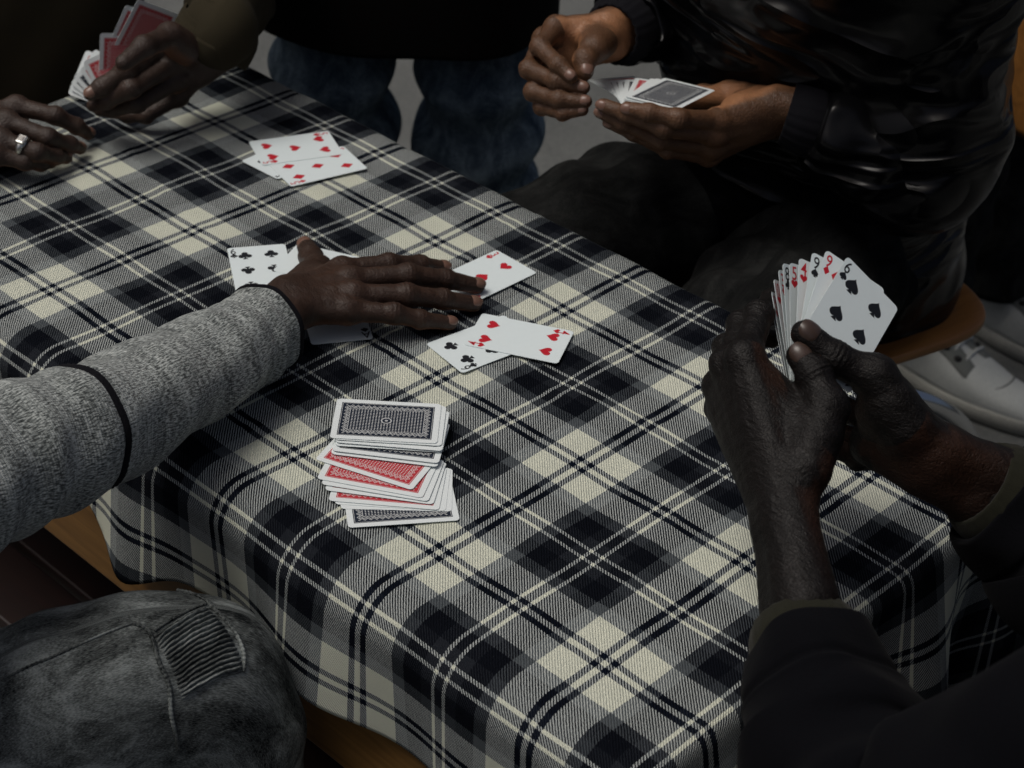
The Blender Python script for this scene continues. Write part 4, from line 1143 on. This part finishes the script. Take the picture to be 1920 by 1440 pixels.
# ------------------------------------------------------------------ person in the shiny black jacket (right-hand side of the table)
def person_c():
    f = unit(np.array([-.287, -.958, 0])); r = np.array([f[1], -f[0], 0])      # r: the person's right, away from the lens
    sc = at(1838, 588, -.17)+f*.13+r*.15; sc[2] = -.17
    chair(sc-np.array([.028, .027, 0]), f, 'plywood chair with chrome legs under person in shiny black jacket', 'plywood chairs round the table')
    P = Person('person in shiny black jacket sorting a fan of cards above black jeans', (sc[0], sc[1], FLOOR), 'skin_c')
    d = atd; up = np.array([0, 0, 1.])
    wR, fR = d(1142, 66, 1.865), d(1195, 40, 1.90)
    fg = {'index': finger([d(1042, 52, 1.845), d(1012, 88, 1.815), d(1047, 122, 1.795), d(1071, 143, 1.788)], RI),
          'middle': finger([d(1020, 74, 1.86), d(992, 130, 1.82), d(1043, 152, 1.80), d(1094, 164, 1.795)], RI),
          'ring': finger([d(1018, 108, 1.865), d(1000, 172, 1.82), d(1048, 186, 1.80), d(1098, 190, 1.795)], (.0098, .0088, .0078, .0067)),
          'pinky': finger([d(1026, 140, 1.87), d(1016, 200, 1.825), d(1055, 212, 1.805), d(1093, 207, 1.80)], RP),
          'thumb': finger([d(1128, 78, 1.84), d(1112, 92, 1.815), d(1096, 112, 1.800), d(1097, 134, 1.795)], (.0150, .0125, .0108, .0088))}
    H = Hand(fg, wR, fR, c2w((-.8, -.4, -.3)), wr=.0195, wide=.010, fr=.024)
    for k in ('index', 'middle', 'ring', 'pinky'): H.orient(k, c2w((-.35, -.25, -.9)))
    H.orient('thumb', c2w((.35, -.1, -.93)))
    P.hand(H, .00115)
    wL, fL = d(1455, 207, 1.815), d(1530, 225, 1.812)
    fg = {'index': finger([d(1345, 226, 1.785), d(1272, 222, 1.752), d(1218, 211, 1.752), d(1176, 203, 1.758)], RI),
          'middle': finger([d(1340, 252, 1.792), d(1245, 240, 1.762), d(1178, 214, 1.765), d(1130, 197, 1.775)], RI),
          'ring': finger([d(1335, 276, 1.81), d(1240, 262, 1.785), d(1172, 230, 1.78), d(1126, 210, 1.785)], RI),
          'pinky': finger([d(1328, 292, 1.825), d(1252, 281, 1.80), d(1188, 250, 1.79), d(1140, 230, 1.79)], RP),
          'thumb': finger([d(1420, 190, 1.835), d(1366, 178, 1.85), d(1318, 180, 1.87), d(1275, 190, 1.872)], RT)}
    H2 = Hand(fg, wL, fL, c2w((.05, .75, -.65)), wr=.0205, wide=.0105, fr=.025)
    for k in ('index', 'middle', 'ring', 'pinky'): H2.orient(k, c2w((-.5, .15, -.85)))
    H2.palm.append((d(1390, 222, 1.815), d(1440, 212, 1.825), .024, .022))
    P.hand(H2, .00115, nails=('index', 'middle', 'ring', 'pinky'))
    pel = sc+up*.09-f*.02; ch = pel+up*.34+f*.10; 
    eL = d(1745, 285, 1.83); eR = d(1400, -25, 2.06)
    shl = ch-r*.19+up*.04; shr = ch+r*.19+up*.04
    knR = np.array([sc[0]-.17, sc[1]-.40, -.115]); knL = np.array([sc[0]+.135, sc[1]-.40, -.115])
    J = dict(pelvis=pel, belly=pel+up*.14+f*.02, chest=ch, neck=ch+up*.13+f*.03, head=ch+up*.27+f*.08, face=f-up*.5+np.array([.2, -.4, 0]), shl=shl, shr=shr, ell=eL, elr=eR, wrl=fL, wrr=fR,
             hil=pel-r*.09, hir=pel+r*.09, knl=knL, knr=knR, anl=np.array([knL[0]+.04, knL[1]+.02, FLOOR+.09]), anr=np.array([knR[0]+.05, knR[1]+.05, FLOOR+.09]))
    P.frame({k: np.asarray(v, float) for k, v in J.items()}, .8); P.finish()
    jk = garment('jacket', [(pel-up*.06, pel+up*.16+f*.03, .155, .155), (pel+up*.16+f*.03, ch, .155, .15), (ch, ch+up*.1+f*.02, .13, .075), (shl, ch, .085, .12), (shr, ch, .085, .12),
            (shl, eL, .078, .068)], 'nylon', P.o, .0065, .010, .05, 24., 5)
    def ds(S, th, L):
        rr = L-S
        return .0045*np.sin(rr*2*np.pi/.055+1.8*np.sin(th+.4))*np.exp(-((rr-.08)/.12)**2)+.003*np.sin(th*3+rr*40)+.0018*np.sin(th*7-rr*66)
    for pa, ra in (([shl, eL, d(1640, 262, 1.82), d(1565, 238, 1.812), d(1530, 227, 1.811)], [.08, .070, .064, .056, .044]),
                   ([shr, eR, d(1310, 0, 2.0), d(1215, 28, 1.925), d(1170, 50, 1.885)], [.08, .066, .058, .050, .040])):
        t = Tube(pa, ra, 110, 64, disp=ds); v, ff, uv = t.mesh(inner1=.03, cap1=False); mesh_obj('sleeve', v, ff, 'nylon', jk, uv=uv)
    for pa in ([d(1540, 230, 1.812), d(1508, 221, 1.812), d(1478, 212, 1.813)], [d(1178, 46, 1.892), d(1160, 57, 1.878), d(1148, 63, 1.869)]):
        t = Tube(pa, [.037, .036, .031], 20, 60, disp=lambda S, th, L: .0011*np.sin(th*22)); v, ff, uv = t.mesh(inner1=.02, cap1=False); mesh_obj('cuff', v, ff, 'rib_black', jk, uv=uv)
    # zip along the jacket front and the hem cord
    def dj(S, th, L): return .004*np.sin(S*2*np.pi/.09+1.8*np.sin(th))*np.exp(-((S-.42)/.14)**2)+.007*np.sin(S*2*np.pi/.075+2.4*np.sin(th+.8))*np.exp(-((S-.14)/.12)**2)+.004*np.sin(th*2+S*24)+.0024*np.sin(th*5-S*41)-.003*np.abs(np.sin(th*2.5+S*27+1))
    for hip, kn, sg in ((pel-r*.055-up*.01, knL, -1), (pel+r*.09-up*.01, knR, 1)):
        an = np.array([kn[0]+.03*sg, kn[1]+.04, FLOOR+.05])
        tube_obj('jeans_leg', [hip, hip*.55+kn*.45+up*.01, hip*.15+kn*.85, kn+np.array([0, 0, -.05]), kn*.4+an*.6, an], [.098, .092, .082, .076, .066, .06], 'denim_black', P.o, 130, 64, disp=dj, cap1=False, inner1=.02)
        sh_ = shoe(np.array([an[0], an[1], FLOOR]), unit(f+np.array([0, 0, 0])), P.o)
    return P

PC = person_c()

# ------------------------------------------------------------------ person in the olive jacket (far end of the table)
def person_a():
    P = Person('person in olive jacket with a silver ring holding red backed cards', (-1.02, .02, FLOOR), 'skin_a')
    z = at
    wl, fl = z(372, 108, .075), z(415, 70, .095)
    fg = {'index': finger([z(300, 92, .092), z(236, 132, .088), z(192, 163, .072), z(170, 176, .066)], (.0112, .0103, .0092, .0078)),
          'middle': finger([z(320, 120, .078), z(245, 166, .072), z(200, 187, .056), z(176, 197, .048)], (.0112, .0103, .0092, .0078)),
          'ring': finger([z(330, 150, .060), z(256, 194, .050), z(212, 204, .038), z(188, 206, .034)], (.0108, .0098, .0088, .0075)),
          'pinky': finger([z(334, 182, .036), z(274, 217, .020), z(240, 217, .016), z(216, 213, .016)], RP),
          'thumb': finger([z(352, 92, .098), z(318, 68, .118), z(270, 88, .124), z(232, 118, .118)], RT)}
    H = Hand(fg, wl, fl, c2w((.45, -.1, -.85)), wr=.0205, wide=.0115, fr=.025)
    H.palm.append((z(330, 130, .06), z(365, 115, .07), .022, .02))
    for k in ('index', 'middle', 'ring', 'pinky'): H.orient(k, c2w((.15, -.25, -.9)))
    P.hand(H, .00125, nails=('index',))
    wr_, fr_ = z(-80, 245, .035), z(-140, 250, .045)
    fg = {'index': finger([z(32, 200, .044), z(104, 217, .042), z(143, 237, .026), z(166, 251, .012)], RI),
          'middle': finger([z(14, 228, .044), z(90, 258, .038), z(130, 271, .022), z(150, 278, .011)], RI),
          'ring': finger([z(2, 262, .040), z(70, 286, .034), z(104, 294, .020), z(124, 296, .011)], (.0098, .0088, .0078, .0067)),
          'pinky': finger([z(-10, 290, .032), z(46, 304, .024), z(76, 308, .015), z(96, 306, .010)], RP),
          'thumb': finger([z(-60, 222, .030), z(-22, 214, .022), z(14, 214, .015), z(40, 220, .011)], (.0145, .0118, .0105, .0085))}
    H2 = Hand(fg, wr_, fr_, (0, 0, 1), wr=.0205, wide=.0125, fr=.025)
    for k in ('index', 'middle', 'ring', 'pinky'): H2.orient(k, c2w((.1, -.6, -.8)))
    P.hand(H2, .00125, nails=('index', 'middle', 'ring'))
    J = dict(pelvis=(-1.03, .10, -.10), belly=(-1.02, .10, .06), chest=(-.99, .10, .24), neck=(-.97, .10, .37), head=(-.94, .10, .52), face=(1, -.1, -.35),
             shl=(-1.0, .29, .28), shr=(-1.0, -.09, .28), ell=(-.80, .30, .22), wrl=tuple(fl), elr=(-.86, -.33, .08), wrr=tuple(fr_),
             hil=(-1.04, .12, -.12), hir=(-1.04, -.08, -.12), knl=(-.88, .16, -.22), knr=(-.88, -.10, -.22), anl=(-.95, .15, -.54), anr=(-.95, -.12, -.54))
    P.frame(J); P.finish()
    # signet ring on the ring finger
    a, b = fg['ring'][0][0], fg['ring'][0][1]; t = unit(b-a); c = a+(b-a)*.62; up = c2w((.1, -.55, -.83)); up = unit(up-t*(up@t)); side = np.cross(t, up)
    v = []; n = 40; rr = .0101
    for q in range(n):
        th = 2*math.pi*q/n; w = .0022+.0030*max(0, math.cos(th))**2
        for (dr, dt) in ((-.0004, -w), (.0011, -w*.8), (.0016, 0), (.0011, w*.8), (-.0004, w)):
            v.append(c+up*math.cos(th)*(rr+dr)+side*math.sin(th)*(rr+dr)+t*dt)
    fs = [[q*5+k, q*5+k+1, ((q+1) % n)*5+k+1, ((q+1) % n)*5+k] for q in range(n) for k in range(4)]
    ro = mesh_obj('ring', v, fs, 'silver', None, origin=c); tag(ro, 'silver signet ring with a square stone on dark finger', 'ring')
    v, f_ = box_bm((0, 0, 0), (.0098, .0112, .0040), .0016, np.c_[t, side, up], 2); mesh_obj('bezel', v+c+up*(rr+.0022), f_, 'silver', ro, smooth=False)
    v, f_ = box_bm((0, 0, 0), (.0056, .0062, .0028), .0012, np.c_[t, side, up], 2); mesh_obj('stone', v+c+up*(rr+.0040), f_, 'eye', ro, smooth=False)
    jk = garment('jacket', [((-1.03, .10, -.12), (-1.0, .10, .2), .16, .16), ((-1.0, .10, .2), (-.98, .10, .33), .14, .075), ((-1.0, .29, .26), (-1.0, .10, .24), .08, .12), ((-1.0, -.09, .26), (-1.0, .10, .24), .08, .12),
                 ((-1.0, -.09, .27), (-.88, -.33, .09), .07, .06), ((-.88, -.33, .09), fr_, .06, .045)], 'khaki_dark', P.o, .007, .008, .05, 22, 3)
    def ds(S, th, L):
        r = L-S
        return .006*np.sin(r*2*np.pi/.05+1.8*np.sin(th+.4))*np.exp(-((r-.09)/.09)**2)+.0034*np.sin(th*3+r*40)-.0035*np.exp(-((r-.035)/.004)**2)+.0025*np.exp(-r/.008)-.003*np.abs(np.sin(th*2.5+r*50))*np.clip(r/.04, 0, 1)
    t = Tube([(-1.0, .29, .26), (-.90, .33, .24), atd(450, -170, 2.22), atd(438, -60, 2.14), z(424, 30, .114), z(399, 80, .090)], [.08, .062, .051, .046, .042, .040], 110, 64, disp=ds); v, ff, uv = t.mesh(inner1=.04, cap1=False)
    mesh_obj('sleeve', v, ff, 'khaki', jk, uv=uv)
    t = Tube([z(414, 52, .104), z(404, 70, .094), z(392, 92, .083)], [.0425, .0440, .0445], 24, 64, disp=lambda S, th, L: .0012*np.sin(th*4+S*60)); v, ff, uv = t.mesh(inner1=.035, cap1=False); mesh_obj('cuff', v, ff, 'khaki', jk, uv=uv)
    for sg in (-1, 1):
        tube_obj('trouser_leg', [(-1.08, .02+sg*.1, -.12), (-.96, .02+sg*.12, -.13), (-.90, .02+sg*.13, -.2), (-.89, .02+sg*.13, -.27), (-.92, .02+sg*.13, -.4), (-.95, .02+sg*.13, -.56)], [.095, .09, .078, .072, .064, .06], 'denim_black', P.o, 60, 40, disp=lambda S, th, L: .003*np.sin(S*50+2*np.sin(th)), cap1=False, inner1=.02)
        shoe(np.array((-.95, .02+sg*.13, FLOOR)), (1, 0, 0), P.o, mat='rib_black', sole='rubber')
    return P
PA = person_a()
chair((-1.08, .02, -.19), (1, 0, 0), 'plywood chair under the person in olive jacket', 'plywood chairs round the table')

# ------------------------------------------------------------------ person standing beyond the table (dark coat, blue jeans)
def person_b():
    lR = at(890, 250, -.22); rt = unit([.718, .694, 0]); lL = lR-rt*.185
    mid = (lR+lL)/2; bk = np.array([-.69, .72, 0])
    P = Person('person standing behind the table in long dark coat and blue jeans', (mid[0], mid[1], FLOOR), 'skin_a')
    up = np.array([0, 0, 1.]); g = lambda a, b, h: np.array([mid[0], mid[1], FLOOR])+rt*a+bk*b+up*h
    J = dict(pelvis=g(0, 0, .92), belly=g(0, 0, 1.05), chest=g(0, .01, 1.28), neck=g(0, 0, 1.46), head=g(0, -.03, 1.62), face=-bk-up*.3, shl=g(.2, 0, 1.38), shr=g(-.2, 0, 1.38),
             ell=g(.27, .05, 1.1), elr=g(-.27, .05, 1.1), wrl=g(.25, -.08, .88), wrr=g(-.25, -.08, .88), hil=g(.09, 0, .9), hir=g(-.09, 0, .9), knl=g(.0925, 0, .5), knr=g(-.0925, 0, .5), anl=g(.10, .03, .09), anr=g(-.10, .03, .09))
    for sg in (-1, 1): P.hand(rest_hand(g(.25*sg, -.09, .86), (0, 0, -1), rt*sg, -bk), .0025)
    P.frame(J, .85); P.finish()
    # the coat: a closed long body with a hem, plus sleeves
    def dc(S, th, L): return .006*np.sin(th*4+S*5)*np.clip(S/.6, 0, 1)+.004*np.sin(th*7+1+S*9)
    t = Tube([g(0, 0, 1.44), g(0, 0, 1.36), g(0, 0, 1.1), g(0, 0, .85), g(.0, -.0, .68), g(.0, -.0, .575)], [(.07, .06), (.15, .19), (.15, .19), (.155, .195), (.16, .198), (.162, .198)], 90, 72, ref=tuple(bk), disp=dc)
    v, ff, uv = t.mesh(inner1=.05, cap1=False); ct = mesh_obj('coat', v, ff, 'coat', P.o, uv=uv)
    for sg in (-1, 1):
        tube_obj('sleeve', [g(.17*sg, 0, 1.38), g(.25*sg, .03, 1.22), g(.285*sg, .05, 1.08), g(.27*sg, -.02, .97), g(.25*sg, -.08, .885)], [.075, .068, .06, .052, .046], 'coat', ct, 50, 36, disp=dc, cap1=False, inner1=.03)
    garment('coat_shoulders', [(g(-.19, 0, 1.37), g(.19, 0, 1.37), .085, .085), (g(0, 0, 1.37), g(0, 0, 1.47), .10, .065)], 'coat', ct, .01, .005)
    def dl(S, th, L): return .009*np.sin(S*2*np.pi/.10+1.7*np.sin(th+1.2))*np.clip((S-.25)/.15, 0, 1)+.003*np.sin(th*2+S*20)+.0018*np.sin(th*5-S*37)
    for sg in (-1, 1):
        tube_obj('jeans_leg', [g(.085*sg, 0, .93), g(.092*sg, 0, .7), g(.095*sg, -.005, .5), g(.097*sg, .005, .3), g(.10*sg, .02, .05)], [(.09, .085), (.08, .079), (.075, .078), (.074, .078), (.075, .078)], 'denim_blue', P.o, 120, 60, ref=tuple(bk), disp=dl, cap1=False, inner1=.02)
        shoe(g(.10*sg, .03, 0), -bk, P.o, mat='rib_black', sole='rubber')
    return P
PB = person_b()

# ------------------------------------------------------------------ person in white sneakers beyond the chair
def build_f():
    a1, b1 = at(1716, 640, FLOOR+.05), at(1945, 770, FLOOR+.03); f = unit((b1-a1)*np.array([1, 1, 0])); up = np.array([0, 0, 1.])
    an1 = at(1724, 610, FLOOR+.08); an1[2] = FLOOR
    an2 = at(1868, 520, FLOOR+.09); an2[2] = FLOOR
    mid = (an1+an2)/2; lat = unit(an2-an1)
    P = Person('person standing in dark trousers and white leather sneakers beyond the plywood chair', (mid[0], mid[1], FLOOR), 'skin_a')
    g = lambda a, b, h: mid+lat*a+f*b+up*h
    J = dict(pelvis=g(0, 0, .92), belly=g(0, 0, 1.05), chest=g(0, 0, 1.28), neck=g(0, 0, 1.46), head=g(0, .03, 1.62), face=f-up*.3, shl=g(.2, 0, 1.38), shr=g(-.2, 0, 1.38), ell=g(.26, -.03, 1.1), elr=g(-.26, -.03, 1.1),
             wrl=g(.25, .06, .87), wrr=g(-.25, .06, .87), hil=g(.09, 0, .9), hir=g(-.09, 0, .9), knl=(an2+mid*.3-an1*0+an2*0)*0+an2*.9+mid*.1+up*.5, knr=an1*.9+mid*.1+up*.5, anl=an2+up*.09, anr=an1+up*.09)
    for sg, w in ((1, 'wrl'), (-1, 'wrr')): P.hand(rest_hand(J[w]-up*.01, (0, 0, -1), lat*sg, f), .0025)
    P.frame(J, .85); P.finish()
    def dl(S, th, L): return .004*np.sin(S*2*np.pi/.09+1.7*np.sin(th+1.2))+.003*np.sin(th*2+S*20)
    for an, sg in ((an1, -1), (an2, 1)):
        tube_obj('trouser_leg', [g(sg*.085, 0, .93), g(sg*.10, .0, .72), an*.9+mid*.1+up*.5, an*.97+mid*.03+up*.3, an+up*.085-f*.005], [.095, .088, .076, .068, .064], 'denim_black', P.o, 90, 48, disp=dl, cap1=False, inner1=.02)
        shoe(an, f, P.o)
    jk = garment('jacket', [(g(0, 0, .86), g(0, 0, 1.1), .15, .15), (g(0, 0, 1.1), g(0, 0, 1.3), .15, .15), (g(0, 0, 1.3), g(0, 0, 1.43), .13, .07), (J['shl'], g(0, 0, 1.3), .08, .12), (J['shr'], g(0, 0, 1.3), .08, .12),
                 (J['shl'], J['ell'], .065, .055), (J['ell'], J['wrl'], .055, .042), (J['shr'], J['elr'], .065, .055), (J['elr'], J['wrr'], .055, .042)], 'coat', P.o, .01, .008)
build_f()

# ------------------------------------------------------------------ cloth bag carried by the person in sneakers
def bag():
    c = atd(1958, 62, 2.80); up = np.array([0, 0, 1.]); bk = np.array([-.69, .72, 0])
    o = empty('cloth_bag', (c[0], c[1], c[2]-.14), 'teal cloth bag with pale grey flap hanging beside person in white sneakers', 'bag')
    t = Tube([c-up*.14, c-up*.12, c-up*.02, c+up*.08, c+up*.14], [(.012, .02), (.03, .045), (.032, .046), (.028, .04), (.01, .03)], 50, 48, ref=tuple(bk), disp=lambda S, th, L: .003*np.sin(th*5+S*20)+.002*np.sin(th*9-S*31))
    v, ff, uv = t.mesh(); mesh_obj('pouch', v, ff, 'teal', o, uv=uv)
    t2 = Tube([c-up*.085, c-up*.02, c+up*.09, c+up*.15], [(.033, .050), (.036, .052), (.032, .046), (.01, .03)], 40, 48, ref=tuple(bk), disp=lambda S, th, L: .002+.002*np.sin(th*3+S*20))
    v, ff, uv = t2.mesh(); mesh_obj('flap', v, ff, 'greycloth', o, uv=uv)
    mb = MB(); tube_path(mb, [c+up*.14, c+up*.28, c+up*.40], .006, 10, 8); mb.build('strap', 'greycloth', o)
bag()
